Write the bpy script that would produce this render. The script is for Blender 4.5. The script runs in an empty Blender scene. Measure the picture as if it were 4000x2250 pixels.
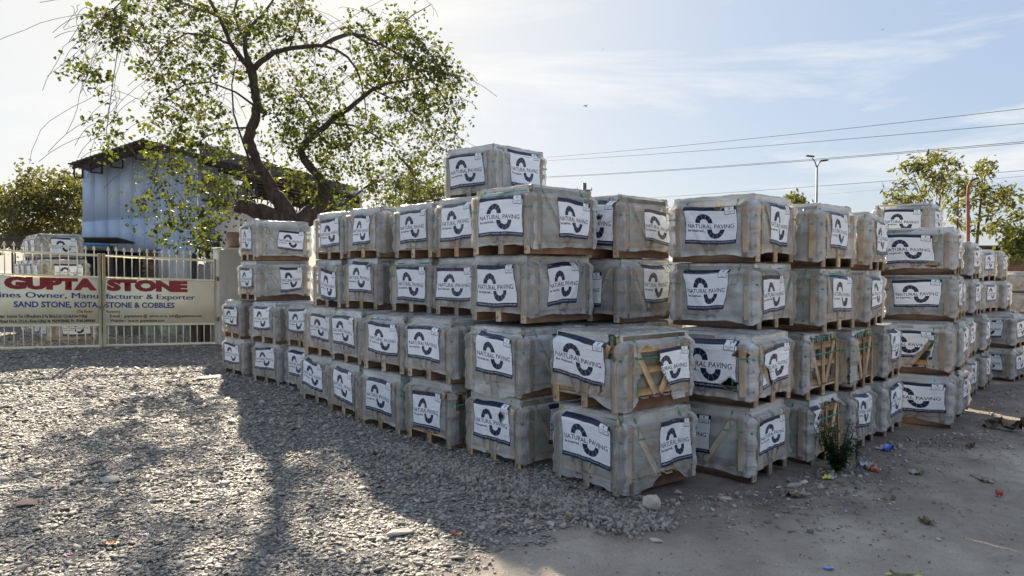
import bpy, math, random
import numpy as np
from mathutils import Vector, Matrix

S = bpy.context.scene
C = S.collection
random.seed(7)
RNG = np.random.default_rng(11)
R = math.radians

# ---------------------------------------------------------------- camera
EYE = 2.0
PITCH = R(1.51)
cam_d = bpy.data.cameras.new('camera')
cam = bpy.data.objects.new('camera', cam_d)
C.objects.link(cam)
cam.location = (0, 0, EYE)
cam.rotation_euler = (R(90) - PITCH, 0, 0)
cam_d.sensor_width = 36
cam_d.lens = 36 * 2857 / 4000
cam_d.clip_start = 0.05
cam_d.clip_end = 2000
S.camera = cam

# ---------------------------------------------------------------- sky and sun
SUN_EL, SUN_AZ = R(26.5), R(-20)          # azimuth from +Y towards +X
w = bpy.data.worlds.new('World')
S.world = w
w.use_nodes = True
nt = w.node_tree
nt.nodes.clear()
def N_(t, **k):
    n = nt.nodes.new(t)
    for a, b in k.items():
        setattr(n, a, b)
    return n
sky = N_('ShaderNodeTexSky', sky_type='NISHITA', sun_disc=False)
sky.sun_elevation = SUN_EL
sky.sun_rotation = SUN_AZ
sky.altitude = 250
sky.air_density = 1.0
sky.dust_density = 1.6
sky.ozone_density = 1.6
tc = N_('ShaderNodeTexCoord')
mp = N_('ShaderNodeMapping')
mp.inputs['Rotation'].default_value = (R(8), R(-22), R(15))
mp.inputs['Scale'].default_value = (1.1, 2.0, 6.5)
nz = N_('ShaderNodeTexNoise')
nz.inputs['Scale'].default_value = 1.35
nz.inputs['Detail'].default_value = 6
nz.inputs['Roughness'].default_value = .60
nz.inputs['Distortion'].default_value = .5
rp = N_('ShaderNodeValToRGB')
rp.color_ramp.elements[0].position = .535
rp.color_ramp.elements[0].color = (0, 0, 0, 1)
rp.color_ramp.elements[1].position = .72
rp.color_ramp.elements[1].color = (.85, .85, .85, 1)
mx = N_('ShaderNodeMix', data_type='RGBA')
gam = N_('ShaderNodeGamma')
gam.inputs['Gamma'].default_value = .58
mul = N_('ShaderNodeMix', data_type='RGBA', blend_type='MULTIPLY')
mul.inputs['Factor'].default_value = 1
mul.inputs['B'].default_value = (.55, .56, .58, 1)
sat = N_('ShaderNodeHueSaturation')
sat.inputs['Saturation'].default_value = 1.7
bg = N_('ShaderNodeBackground')
bg.inputs['Strength'].default_value = .15
wo = N_('ShaderNodeOutputWorld')
L_ = nt.links.new
L_(tc.outputs['Generated'], mp.inputs['Vector'])
L_(mp.outputs[0], nz.inputs['Vector'])
L_(nz.outputs['Fac'], rp.inputs['Fac'])
L_(sky.outputs[0], gam.inputs['Color'])
L_(gam.outputs[0], mul.inputs['A'])
L_(rp.outputs['Color'], mx.inputs['Factor'])
L_(mul.outputs['Result'], sat.inputs['Color'])
haze = N_('ShaderNodeMix', data_type='RGBA')       # pale dust haze over the whole sky
haze.inputs['Factor'].default_value = .60
haze.inputs['B'].default_value = (1.08, 1.24, 1.50, 1)
L_(sat.outputs[0], haze.inputs['A'])
dotn = N_('ShaderNodeVectorMath', operation='DOT_PRODUCT')       # pale aureole round the low sun
dotn.inputs[1].default_value = (math.sin(SUN_AZ) * math.cos(SUN_EL), math.cos(SUN_AZ) * math.cos(SUN_EL), math.sin(SUN_EL))
L_(tc.outputs['Generated'], dotn.inputs[0])
clp = N_('ShaderNodeMath', operation='MAXIMUM'); clp.inputs[1].default_value = 0; L_(dotn.outputs['Value'], clp.inputs[0])
pw = N_('ShaderNodeMath', operation='POWER'); pw.inputs[1].default_value = 9.0; L_(clp.outputs[0], pw.inputs[0])
pf = N_('ShaderNodeMath', operation='MULTIPLY'); pf.inputs[1].default_value = .92; L_(pw.outputs[0], pf.inputs[0])
aur = N_('ShaderNodeMix', data_type='RGBA')
aur.inputs['B'].default_value = (1.80, 1.78, 1.64, 1)
L_(pf.outputs[0], aur.inputs['Factor']); L_(haze.outputs['Result'], aur.inputs['A'])
L_(aur.outputs['Result'], mx.inputs['A'])
mx.inputs['B'].default_value = (2.05, 2.0, 1.93, 1)
L_(mx.outputs['Result'], bg.inputs['Color'])
L_(bg.outputs[0], wo.inputs['Surface'])

sun_d = bpy.data.lights.new('sun', 'SUN')
sun_d.energy = 5.0
sun_d.angle = R(.7)
sun_d.color = (1, .86, .68)
sun = bpy.data.objects.new('sun', sun_d)
C.objects.link(sun)
sdir = Vector((math.sin(SUN_AZ) * math.cos(SUN_EL), math.cos(SUN_AZ) * math.cos(SUN_EL), math.sin(SUN_EL)))
sun.rotation_euler = sdir.to_track_quat('Z', 'Y').to_euler()
sun.location = sdir * 60

S.view_settings.view_transform = 'Standard'
S.view_settings.look = 'None'
S.view_settings.exposure = 1.80
S.view_settings.gamma = 1
S.view_settings.use_curve_mapping = False
S.cycles.transparent_max_bounces = 24
S.cycles.max_bounces = 6

# ---------------------------------------------------------------- helpers
def tag(o, label=None, cat=None, group=None, kind=None):
    if label: o['label'] = label
    if cat: o['category'] = cat
    if group: o['group'] = group
    if kind: o['kind'] = kind
    return o

def empty(name, loc=(0, 0, 0), rz=0.0, parent=None):
    o = bpy.data.objects.new(name, None)
    o.location = loc
    o.rotation_euler = (0, 0, rz)
    o.empty_display_size = .1
    C.objects.link(o)
    if parent: o.parent = parent
    return o

def link(name, me, parent=None, loc=(0, 0, 0), rz=0.0):
    o = bpy.data.objects.new(name, me)
    o.location = loc
    o.rotation_euler = (0, 0, rz)
    C.objects.link(o)
    if parent: o.parent = parent
    return o

class MB:
    """collects vertices and faces, builds one mesh"""
    def __init__(s): s.v, s.f, s.m, s.n = [], [], [], 0
    def add(s, v, f, mi=0):
        s.v.append(np.asarray(v, float).reshape(-1, 3))
        s.f += [tuple(int(i) + s.n for i in q) for q in f]
        s.m += [mi] * len(f)
        s.n += len(s.v[-1])
        return s
    def box(s, c, d, rot=None, mi=0, bev=0.0):
        x, y, z = (k / 2 for k in d)
        if bev:
            b = min(bev, x * .45, y * .45, z * .45)
            v = []
            for sx in (-1, 1):
                for sy in (-1, 1):
                    for sz in (-1, 1):
                        v += [(sx * (x - b), sy * (y - b), sz * z), (sx * (x - b), sy * y, sz * (z - b)), (sx * x, sy * (y - b), sz * (z - b))]
            v = np.array(v)
            I = lambda a, b_, c_, k: ((a * 2 + b_) * 2 + c_) * 3 + k
            f = []
            for q in (0, 1):
                r = [I(0, 0, q, 0), I(1, 0, q, 0), I(1, 1, q, 0), I(0, 1, q, 0)]; f.append(r if q else r[::-1])
                r = [I(0, q, 0, 1), I(1, q, 0, 1), I(1, q, 1, 1), I(0, q, 1, 1)]; f.append(r[::-1] if q else r)
                r = [I(q, 0, 0, 2), I(q, 1, 0, 2), I(q, 1, 1, 2), I(q, 0, 1, 2)]; f.append(r if q else r[::-1])
            for a in (0, 1):
                for b_ in (0, 1):
                    f.append((I(0, a, b_, 0), I(1, a, b_, 0), I(1, a, b_, 1), I(0, a, b_, 1)))
                    f.append((I(a, 0, b_, 0), I(a, 1, b_, 0), I(a, 1, b_, 2), I(a, 0, b_, 2)))
                    f.append((I(a, b_, 0, 1), I(a, b_, 1, 1), I(a, b_, 1, 2), I(a, b_, 0, 2)))
            for a in (0, 1):
                for b_ in (0, 1):
                    for c_ in (0, 1):
                        f.append((I(a, b_, c_, 0), I(a, b_, c_, 1), I(a, b_, c_, 2)))
        else:
            v = np.array([(sx * x, sy * y, sz * z) for sx in (-1, 1) for sy in (-1, 1) for sz in (-1, 1)])
            f = [(0, 1, 3, 2), (4, 6, 7, 5), (0, 4, 5, 1), (2, 3, 7, 6), (0, 2, 6, 4), (1, 5, 7, 3)]
        if rot is not None:
            v = v @ np.array(rot).T
        return s.add(v + np.array(c), f, mi)
    def beam(s, a, b, w_, t_, up=(0, 0, 1), mi=0, bev=0.0):
        a, b = Vector(a), Vector(b)
        d = (b - a); L = d.length; d.normalize()
        u = Vector(up)
        if abs(d.dot(u)) > .98: u = Vector((0, 1, 0))
        sd = d.cross(u).normalized(); u2 = sd.cross(d)
        M = np.array([list(d), list(sd), list(u2)]).T
        return s.box((a + b) / 2, (L, w_, t_), M, mi, bev)
    def tube(s, pts, rad, n=6, mi=0, cap=True):
        pts = [Vector(p) for p in pts]
        if not hasattr(rad, '__len__'): rad = [rad] * len(pts)
        ring = []
        pu = Vector((.3, .2, .9)).normalized()
        for i, p in enumerate(pts):
            d = (pts[min(i + 1, len(pts) - 1)] - pts[max(i - 1, 0)])
            if d.length < 1e-9: d = Vector((0, 0, 1))
            d.normalize()
            a = pu - d * pu.dot(d)
            if a.length < 1e-3: a = d.orthogonal()
            a.normalize(); b = d.cross(a); pu = a
            for k in range(n):
                t = 2 * math.pi * k / n
                ring.append(p + (a * math.cos(t) + b * math.sin(t)) * rad[i])
        f = []
        for i in range(len(pts) - 1):
            for k in range(n):
                k2 = (k + 1) % n
                f.append((i * n + k, i * n + k2, (i + 1) * n + k2, (i + 1) * n + k))
        if cap:
            f.append(tuple(range(n))[::-1])
            f.append(tuple((len(pts) - 1) * n + k for k in range(n)))
        return s.add([tuple(r) for r in ring], f, mi)
    def mesh(s, name, mats, smooth=False):
        V = np.concatenate(s.v) if s.v else np.zeros((0, 3))
        me = fast_mesh(name, V, s.f)
        for m in (mats if isinstance(mats, (list, tuple)) else [mats]): me.materials.append(m)
        if any(s.m): me.polygons.foreach_set('material_index', np.array(s.m, np.int32))
        if smooth: me.polygons.foreach_set('use_smooth', np.ones(len(s.f), bool))
        me.update()
        return me
    def obj(s, name, mats, parent=None, loc=(0, 0, 0), rz=0.0, smooth=False):
        return link(name, s.mesh(name, mats, smooth), parent, loc, rz)

def fast_mesh(name, V, F):
    me = bpy.data.meshes.new(name)
    V = np.asarray(V, np.float32)
    me.vertices.add(len(V))
    me.vertices.foreach_set('co', V.ravel())
    if isinstance(F, np.ndarray):
        k = F.shape[1]
        tot = np.full(len(F), k, np.int32)
        idx = F.astype(np.int32).ravel()
    else:
        tot = np.array([len(f) for f in F], np.int32)
        idx = np.array([i for f in F for i in f], np.int32)
    me.loops.add(len(idx))
    me.loops.foreach_set('vertex_index', idx)
    me.polygons.add(len(tot))
    st = np.concatenate([[0], np.cumsum(tot)[:-1]]).astype(np.int32) if len(tot) else tot
    me.polygons.foreach_set('loop_start', st)
    me.polygons.foreach_set('loop_total', tot)
    me.update(calc_edges=True)
    return me

def set_uv(me, uvv):
    """uv per vertex -> loops"""
    l = me.uv_layers.new(name='UVMap')
    vi = np.zeros(len(me.loops), np.int32)
    me.loops.foreach_get('vertex_index', vi)
    l.data.foreach_set('uv', np.asarray(uvv, np.float32)[vi].ravel())

def setattr_v(me, name, val):
    a = me.attributes.new(name, 'FLOAT', 'POINT')
    a.data.foreach_set('value', np.asarray(val, np.float32))

FPX = 2857.0
cp, sp = math.cos(PITCH), math.sin(PITCH)
def ray(px, py):
    a, b = (px - 2000) / FPX, (1125 - py) / FPX
    return Vector((a, cp + b * sp, b * cp - sp))
def at(px, py, Y):
    r = ray(px, py)
    return Vector((0, 0, EYE)) + r * (Y / r.y)
def on_plane(px, py, P0, n):
    r = ray(px, py); o = Vector((0, 0, EYE)); n = Vector(n); P0 = Vector(P0)
    return o + r * ((P0 - o).dot(n) / r.dot(n))

def snoise(x, y, seed=0, oct=4, f=1.0):
    """cheap smooth noise from random sines, vectorised"""
    g = np.random.default_rng(seed)
    s = 0; amp = 1; tot = 0
    for o in range(oct):
        for k in range(4):
            a, ph = g.uniform(0, 2 * math.pi, 2)
            ff = f * g.uniform(.7, 1.4)
            s = s + amp * np.sin((x * math.cos(a) + y * math.sin(a)) * ff * 2 * math.pi + ph)
        tot += amp * 2; amp *= .55; f *= 2.1
    return s / tot

def ground_base(x, y):
    x = np.asarray(x, float); y = np.asarray(y, float)
    t = x - .3
    g = -.042 * np.where(t > 1, t, np.where(t < -1, 0, (t + 1) ** 2 / 4))
    g = np.maximum(g, -.46)
    g = g * np.clip((60 - y) / 30, .25, 1)
    g = g + np.clip(-x - 5.6, 0, 4.6) * .062 * np.clip((y - 7) / 6, 0, 1)
    # the front of the yard beyond the gate lies level again
    g = np.where(y > 19, g * np.clip((24 - y) / 5, .15, 1), g)
    return g
def ground(x, y):
    x = np.asarray(x, float); y = np.asarray(y, float)
    return ground_base(x, y) + .012 * snoise(x, y, 3, 3, .35) + .008 * snoise(x, y, 5, 3, 1.3) * np.clip((14 - y) / 6, 0, 1)
def gz(x, y): return float(ground(x, y))

# ---------------------------------------------------------------- materials
def mat(name):
    m = bpy.data.materials.new(name)
    m.use_nodes = True
    t = m.node_tree
    b = t.nodes['Principled BSDF']
    return m, t, b
def nod(t, k, **kw):
    n = t.nodes.new(k)
    for a, b in kw.items(): setattr(n, a, b)
    return n
def ramp(t, stops, src=None):
    r = nod(t, 'ShaderNodeValToRGB')
    e = r.color_ramp.elements
    while len(e) < len(stops): e.new(.5)
    for k, (p, c) in enumerate(stops):
        e[k].position = p; e[k].color = (*c, 1) if len(c) == 3 else c
    if src is not None: t.links.new(src, r.inputs['Fac'])
    return r
def noise(t, scale, detail=3, rough=.5, vec=None, dist=0):
    n = nod(t, 'ShaderNodeTexNoise')
    n.inputs['Scale'].default_value = scale
    n.inputs['Detail'].default_value = detail
    n.inputs['Roughness'].default_value = rough
    n.inputs['Distortion'].default_value = dist
    if vec is not None: t.links.new(vec, n.inputs['Vector'])
    return n
def mapping(t, src, scale=(1, 1, 1), rot=(0, 0, 0)):
    m = nod(t, 'ShaderNodeMapping')
    m.inputs['Scale'].default_value = scale
    m.inputs['Rotation'].default_value = rot
    t.links.new(src, m.inputs['Vector'])
    return m
def bump(t, b, h, strength=.4, dist=.01):
    n = nod(t, 'ShaderNodeBump')
    n.inputs['Strength'].default_value = strength
    n.inputs['Distance'].default_value = dist
    t.links.new(h, n.inputs['Height'])
    if b is not None: t.links.new(n.outputs[0], b.inputs['Normal'])
    return n
def mixc(t, f, a, b, bt='MIX'):
    m = nod(t, 'ShaderNodeMix', data_type='RGBA', blend_type=bt)
    for k, v in (('Factor', f), ('A', a), ('B', b)):
        if isinstance(v, (int, float)): m.inputs[k].default_value = v if k == 'Factor' else (v, v, v, 1)
        elif isinstance(v, tuple): m.inputs[k].default_value = (*v, 1) if len(v) == 3 else v
        else: t.links.new(v, m.inputs[k])
    return m.outputs['Result']

def simple(name, c1, c2, scale=6, rough=.8, bstr=.3, vecscale=(1, 1, 1), detail=5, metal=0, objrand=.25, lo=.35, hi=.65, bdist=.01):
    m, t, b = mat(name)
    tcn = nod(t, 'ShaderNodeTexCoord')
    mp_ = mapping(t, tcn.outputs['Object'], vecscale)
    oi = nod(t, 'ShaderNodeObjectInfo')
    ad = nod(t, 'ShaderNodeVectorMath', operation='ADD')
    t.links.new(mp_.outputs[0], ad.inputs[0]); 
    sc = nod(t, 'ShaderNodeMath', operation='MULTIPLY'); sc.inputs[1].default_value = 37
    t.links.new(oi.outputs['Random'], sc.inputs[0]); t.links.new(sc.outputs[0], ad.inputs[1])
    n = noise(t, scale, detail, .6, ad.outputs[0])
    r = ramp(t, [(lo, c1), (hi, c2)], n.outputs['Fac'])
    hsv = nod(t, 'ShaderNodeHueSaturation')
    mr = nod(t, 'ShaderNodeMapRange')
    mr.inputs['To Min'].default_value = 1 - objrand; mr.inputs['To Max'].default_value = 1 + objrand
    t.links.new(oi.outputs['Random'], mr.inputs['Value'])
    t.links.new(mr.outputs[0], hsv.inputs['Value'])
    t.links.new(r.outputs['Color'], hsv.inputs['Color'])
    t.links.new(hsv.outputs[0], b.inputs['Base Color'])
    b.inputs['Roughness'].default_value = rough
    b.inputs['Metallic'].default_value = metal
    if bstr: bump(t, b, n.outputs['Fac'], bstr, bdist)
    return m

M = {}
M['timber'] = simple('timber', (.50, .40, .29), (.72, .60, .45), 5, .85, .35, (1, 1, 1), 6, objrand=.3)
M['timber_fresh'] = simple('timber_fresh', (.50, .32, .17), (.74, .54, .33), 5, .8, .35, (1, 1, 1), 6, objrand=.3)
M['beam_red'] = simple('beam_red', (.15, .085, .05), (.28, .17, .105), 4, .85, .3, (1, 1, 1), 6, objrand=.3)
M['stone'] = simple('stone', (.28, .26, .22), (.46, .43, .37), 9, .9, .5, (1, 1, 1), 6, objrand=.25)
M['stone_pale'] = simple('stone_pale', (.42, .38, .32), (.60, .55, .46), 7, .9, .6, (1, 1, 1), 6, objrand=.1)
M['steel'] = simple('steel', (.35, .36, .38), (.62, .63, .66), 20, .45, .1, metal=.6, objrand=.15)
M['strap_green'] = simple('strap_green', (.01, .20, .14), (.02, .30, .21), 8, .4, 0, objrand=.15)
M['strap_blue'] = simple('strap_blue', (.03, .22, .33), (.05, .34, .45), 8, .4, 0, objrand=.2)
M['clip_yellow'] = simple('clip_yellow', (.55, .50, .08), (.72, .66, .14), 12, .5, 0, objrand=.2)
M['black'] = simple('black', (.012, .012, .013), (.03, .03, .03), 8, .7, 0)
M['cream_paint'] = simple('cream_paint', (.78, .70, .50), (.88, .81, .60), 3, .5, .08, objrand=.04)
M['rust'] = simple('rust', (.10, .035, .02), (.20, .09, .05), 20, .9, .4)
M['red_paint'] = simple('red_paint', (.20, .010, .014), (.26, .016, .02), 3, .5, 0, objrand=.02)
M['blue_paint'] = simple('blue_paint', (.012, .035, .17), (.02, .06, .25), 3, .5, 0, objrand=.02)
M['black_paint'] = simple('black_paint', (.012, .012, .016), (.02, .02, .03), 3, .5, 0, objrand=.02)
M['whitewash'] = simple('whitewash', (.42, .41, .38), (.74, .73, .69), 1.6, .9, .25, (1, 1, .45), 8, objrand=.03, lo=.3, hi=.55)
M['brick'] = simple('brick', (.20, .13, .10), (.34, .24, .19), 9, .9, .4, objrand=.35)
M['mortar'] = simple('mortar', (.22, .20, .18), (.34, .32, .29), 12, .95, .4)
M['brown_wall'] = simple('brown_wall', (.20, .09, .05), (.30, .15, .09), 1.5, .9, .2)
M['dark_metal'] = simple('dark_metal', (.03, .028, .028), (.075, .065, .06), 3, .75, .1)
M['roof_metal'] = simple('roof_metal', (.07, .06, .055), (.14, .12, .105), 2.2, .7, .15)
M['blue_sheet'] = simple('blue_sheet', (.46, .58, .77), (.58, .69, .86), .8, .45, .05, (1, 1, .5), 6, objrand=.05)
M['blue_sheet_rib'] = simple('blue_sheet_rib', (.48, .59, .76), (.60, .70, .85), .8, .5, .05, (1, 1, .5), 6, objrand=.05)
M['bright_blue'] = simple('bright_blue', (.03, .16, .60), (.06, .25, .75), 2, .5, 0)
M['pipe_blue'] = simple('pipe_blue', (.06, .22, .42), (.10, .32, .55), 2, .5, 0)
M['pole_grey'] = simple('pole_grey', (.10, .10, .11), (.18, .18, .19), 3, .6, .1)
M['pole_rust'] = simple('pole_rust', (.18, .06, .045), (.28, .11, .08), 3, .7, .2)
M['wire'] = simple('wire', (.03, .03, .035), (.06, .06, .07), 3, .6, 0)
M['bark'] = simple('bark', (.035, .026, .022), (.11, .08, .065), 9, .95, 1.0, (1, 1, .3), 7, objrand=.1, bdist=.05)
M['bark_thin'] = simple('bark_thin', (.06, .045, .035), (.13, .10, .08), 8, .95, .4, (1, 1, .4), 5, objrand=.1)
M['brown_box'] = simple('brown_box', (.16, .10, .075), (.24, .16, .12), 3, .8, .2)
M['maroon'] = simple('maroon', (.07, .02, .025), (.12, .04, .04), 3, .8, .1)
M['pale_slab'] = simple('pale_slab', (.16, .18, .15), (.30, .32, .27), 7, .9, .4, objrand=.45)

def leaf_mat(name, c1, c2, tr, island=True):
    m, t, b = mat(name)
    g = nod(t, 'ShaderNodeNewGeometry')
    r = ramp(t, [(0, c1), (1, c2)], g.outputs['Random Per Island'])
    t.links.new(r.outputs[0], b.inputs['Base Color'])
    b.inputs['Roughness'].default_value = .55
    tl = nod(t, 'ShaderNodeBsdfTranslucent')
    br = mixc(t, 1.0, r.outputs['Color'], tr, 'MULTIPLY')
    t.links.new(br, tl.inputs['Color'])
    mx_ = nod(t, 'ShaderNodeMixShader'); mx_.inputs[0].default_value = .5
    t.links.new(b.outputs[0], mx_.inputs[1]); t.links.new(tl.outputs[0], mx_.inputs[2])
    t.links.new(mx_.outputs[0], t.nodes['Material Output'].inputs['Surface'])
    return m
M['leaf'] = leaf_mat('leaf', (.022, .036, .011), (.062, .074, .018), (2.3, 2.1, .9))
M['leaf_olive'] = leaf_mat('leaf_olive', (.035, .048, .015), (.085, .085, .025), (1.8, 1.6, 1.0))
M['leaf_right'] = leaf_mat('leaf_right', (.035, .050, .015), (.10, .105, .028), (2.2, 2.0, 1.1))
M['leaf_weed'] = leaf_mat('leaf_weed', (.02, .055, .015), (.05, .10, .03), (1.5, 1.5, 1))

# gravel chips: colour per loose stone
m, t, b = mat('gravel_chip')
g = nod(t, 'ShaderNodeNewGeometry')
r1 = ramp(t, [(0, (.13, .122, .11)), (.3, (.265, .25, .222)), (.65, (.365, .342, .30)), (.88, (.44, .405, .35)), (.96, (.38, .29, .215)), (1, (.52, .46, .375))], g.outputs['Random Per Island'])
n1 = noise(t, 22, 4, .6)
tco = nod(t, 'ShaderNodeTexCoord'); t.links.new(tco.outputs['Object'], n1.inputs['Vector'])
cc = mixc(t, .6, r1.outputs['Color'], ramp(t, [(.3, (.6, .6, .62)), (.7, (1.25, 1.2, 1.15))], n1.outputs['Fac']).outputs['Color'], 'MULTIPLY')
t.links.new(cc, b.inputs['Base Color'])
b.inputs['Roughness'].default_value = .72
bump(t, b, noise(t, 60, 4, .6, tco.outputs['Object']).outputs['Fac'], .35, .004)
M['chip'] = m

# ground: stony yard soil, dusty track, darker tone along the pile (attributes painted per vertex)
m, t, b = mat('soil')
tco = nod(t, 'ShaderNodeTexCoord')
ob = tco.outputs['Object']
n_big = noise(t, .55, 5, .6, ob); n_mid = noise(t, 3.2, 6, .65, ob, .4); n_fine = noise(t, 26, 8, .78, ob)
n_spk = nod(t, 'ShaderNodeTexVoronoi'); n_spk.inputs['Scale'].default_value = 26; t.links.new(ob, n_spk.inputs['Vector'])
dust = ramp(t, [(.3, (.37, .322, .268)), (.55, (.475, .42, .355)), (.75, (.55, .495, .425))], n_mid.outputs['Fac'])
big = ramp(t, [(.35, (.74, .71, .68)), (.65, (1.10, 1.08, 1.05))], n_big.outputs['Fac'])
c = mixc(t, 1.0, dust.outputs['Color'], big.outputs['Color'], 'MULTIPLY')
fine = ramp(t, [(.28, (.5, .5, .5)), (.42, (1, 1, 1)), (.62, (1.0, 1.0, 1.0)), (.75, (1.25, 1.23, 1.18))], n_fine.outputs['Fac'])
c = mixc(t, .8, c, fine.outputs['Color'], 'MULTIPLY')
n_spk.inputs['Scale'].default_value = 34
c = mixc(t, 1.0, c, ramp(t, [(.10, (.45, .43, .42)), (.20, (1, 1, 1))], n_spk.outputs['Distance']).outputs['Color'], 'MULTIPLY')
sp2 = nod(t, 'ShaderNodeTexVoronoi'); sp2.inputs['Scale'].default_value = 13; t.links.new(ob, sp2.inputs['Vector'])
c = mixc(t, .8, c, ramp(t, [(.07, (1.5, 1.48, 1.45)), (.13, (1, 1, 1))], sp2.outputs['Distance']).outputs['Color'], 'MULTIPLY')
at1 = nod(t, 'ShaderNodeAttribute', attribute_name='stony')
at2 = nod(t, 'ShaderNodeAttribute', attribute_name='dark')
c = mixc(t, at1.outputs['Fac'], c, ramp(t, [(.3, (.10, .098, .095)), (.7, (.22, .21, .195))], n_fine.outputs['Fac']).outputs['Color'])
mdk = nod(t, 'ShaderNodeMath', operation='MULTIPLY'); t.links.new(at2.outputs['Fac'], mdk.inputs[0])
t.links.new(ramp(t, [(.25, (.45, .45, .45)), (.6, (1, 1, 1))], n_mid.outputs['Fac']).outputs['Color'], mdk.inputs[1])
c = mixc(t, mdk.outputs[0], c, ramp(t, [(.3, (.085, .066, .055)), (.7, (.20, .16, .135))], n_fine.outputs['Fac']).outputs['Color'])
t.links.new(c, b.inputs['Base Color'])
b.inputs['Roughness'].default_value = .95
hsum = nod(t, 'ShaderNodeMath', operation='ADD'); t.links.new(n_fine.outputs['Fac'], hsum.inputs[0]); t.links.new(n_mid.outputs['Fac'], hsum.inputs[1])
bump(t, b, hsum.outputs[0], .7, .03)
M['soil'] = m

# stretch film: thin milky plastic over the crates
m, t, b = mat('stretch_film')
out = t.nodes['Material Output']
uv = nod(t, 'ShaderNodeUVMap', uv_map='UVMap')
oi = nod(t, 'ShaderNodeObjectInfo')
ofs = nod(t, 'ShaderNodeVectorMath', operation='ADD')
k = nod(t, 'ShaderNodeMath', operation='MULTIPLY'); k.inputs[1].default_value = 91
t.links.new(oi.outputs['Random'], k.inputs[0]); t.links.new(uv.outputs[0], ofs.inputs[0]); t.links.new(k.outputs[0], ofs.inputs[1])
st1 = noise(t, 1.0, 4, .6, mapping(t, ofs.outputs[0], (3.0, 20, 1), (0, 0, R(5))).outputs[0], 1.0)
st2 = noise(t, 1.0, 4, .6, mapping(t, ofs.outputs[0], (4, 26, 1), (0, 0, R(-24))).outputs[0], 1.4)
st3 = noise(t, 1.0, 4, .6, mapping(t, ofs.outputs[0], (16, 5, 1), (0, 0, R(12))).outputs[0], 1.4)
def ridge(n_):
    a_ = nod(t, 'ShaderNodeMath', operation='SUBTRACT'); a_.inputs[1].default_value = .5; t.links.new(n_.outputs['Fac'], a_.inputs[0])
    b_ = nod(t, 'ShaderNodeMath', operation='ABSOLUTE'); t.links.new(a_.outputs[0], b_.inputs[0])
    c_ = nod(t, 'ShaderNodeMapRange'); c_.inputs['From Max'].default_value = .10; c_.inputs['To Min'].default_value = 1; c_.inputs['To Max'].default_value = 0
    t.links.new(b_.outputs[0], c_.inputs['Value']); return c_
fold_a = nod(t, 'ShaderNodeMath', operation='ADD'); t.links.new(ridge(st1).outputs[0], fold_a.inputs[0]); t.links.new(ridge(st2).outputs[0], fold_a.inputs[1])
vo = nod(t, 'ShaderNodeTexVoronoi', feature='F1'); vo.inputs['Scale'].default_value = 1
vd = noise(t, 2.5, 3, .5, ofs.outputs[0])
vadd = nod(t, 'ShaderNodeVectorMath', operation='MULTIPLY_ADD'); vadd.inputs[1].default_value = (.25, .25, .25); t.links.new(vd.outputs['Color'], vadd.inputs[0]); t.links.new(ofs.outputs[0], vadd.inputs[2])
t.links.new(mapping(t, vadd.outputs[0], (9, 17, 1), (0, 0, R(20))).outputs[0], vo.inputs['Vector'])
fold_b = nod(t, 'ShaderNodeMath', operation='MULTIPLY_ADD'); fold_b.inputs[1].default_value = .9; t.links.new(vo.outputs['Distance'], fold_b.inputs[0]); t.links.new(fold_a.outputs[0], fold_b.inputs[2])
fold = nod(t, 'ShaderNodeMath', operation='ADD'); t.links.new(fold_b.outputs[0], fold.inputs[0])
r3 = nod(t, 'ShaderNodeMath', operation='MULTIPLY'); r3.inputs[1].default_value = .5; t.links.new(ridge(st3).outputs[0], r3.inputs[0]); t.links.new(r3.outputs[0], fold.inputs[1])
blot = noise(t, 3.2, 4, .5, ofs.outputs[0], .4)
fold = nod(t, 'ShaderNodeMath', operation='ADD'); t.links.new(st1.outputs['Fac'], fold.inputs[0]); t.links.new(st2.outputs['Fac'], fold.inputs[1])
tca0 = nod(t, 'ShaderNodeAttribute', attribute_name='bunch')
fmul = nod(t, 'ShaderNodeMapRange'); fmul.inputs['To Min'].default_value = .36; fmul.inputs['To Max'].default_value = 1.0
t.links.new(tca0.outputs['Fac'], fmul.inputs['Value'])
fold2 = nod(t, 'ShaderNodeMath', operation='MULTIPLY'); t.links.new(fold.outputs[0], fold2.inputs[0]); t.links.new(fmul.outputs[0], fold2.inputs[1])
bmp = bump(t, None, fold2.outputs[0], 1.0, .022)
tca = nod(t, 'ShaderNodeAttribute', attribute_name='bunch')     # gathered film: more layers, more opaque
op = nod(t, 'ShaderNodeMapRange'); op.inputs['From Min'].default_value = .35; op.inputs['From Max'].default_value = .7
op.inputs['To Min'].default_value = .38; op.inputs['To Max'].default_value = .60
t.links.new(blot.outputs['Fac'], op.inputs['Value'])
opa = nod(t, 'ShaderNodeMath', operation='ADD', use_clamp=True)
sc = nod(t, 'ShaderNodeMath', operation='MULTIPLY'); sc.inputs[1].default_value = .38
t.links.new(tca.outputs['Fac'], sc.inputs[0]); t.links.new(op.outputs[0], opa.inputs[0]); t.links.new(sc.outputs[0], opa.inputs[1])
b.inputs['Roughness'].default_value = .14
b.inputs['Coat Weight'].default_value = .5; b.inputs['Coat Roughness'].default_value = .05
b.inputs['Specular IOR Level'].default_value = .8
dirt = ramp(t, [(.28, (.60, .58, .55)), (.5, (.74, .74, .74)), (.72, (.84, .87, .90))], blot.outputs['Fac'])
hs = nod(t, 'ShaderNodeHueSaturation'); mr = nod(t, 'ShaderNodeMapRange'); mr.inputs['To Min'].default_value = .86; mr.inputs['To Max'].default_value = 1.12
t.links.new(oi.outputs['Random'], mr.inputs['Value']); t.links.new(mr.outputs[0], hs.inputs['Value']); t.links.new(dirt.outputs['Color'], hs.inputs['Color'])
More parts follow.
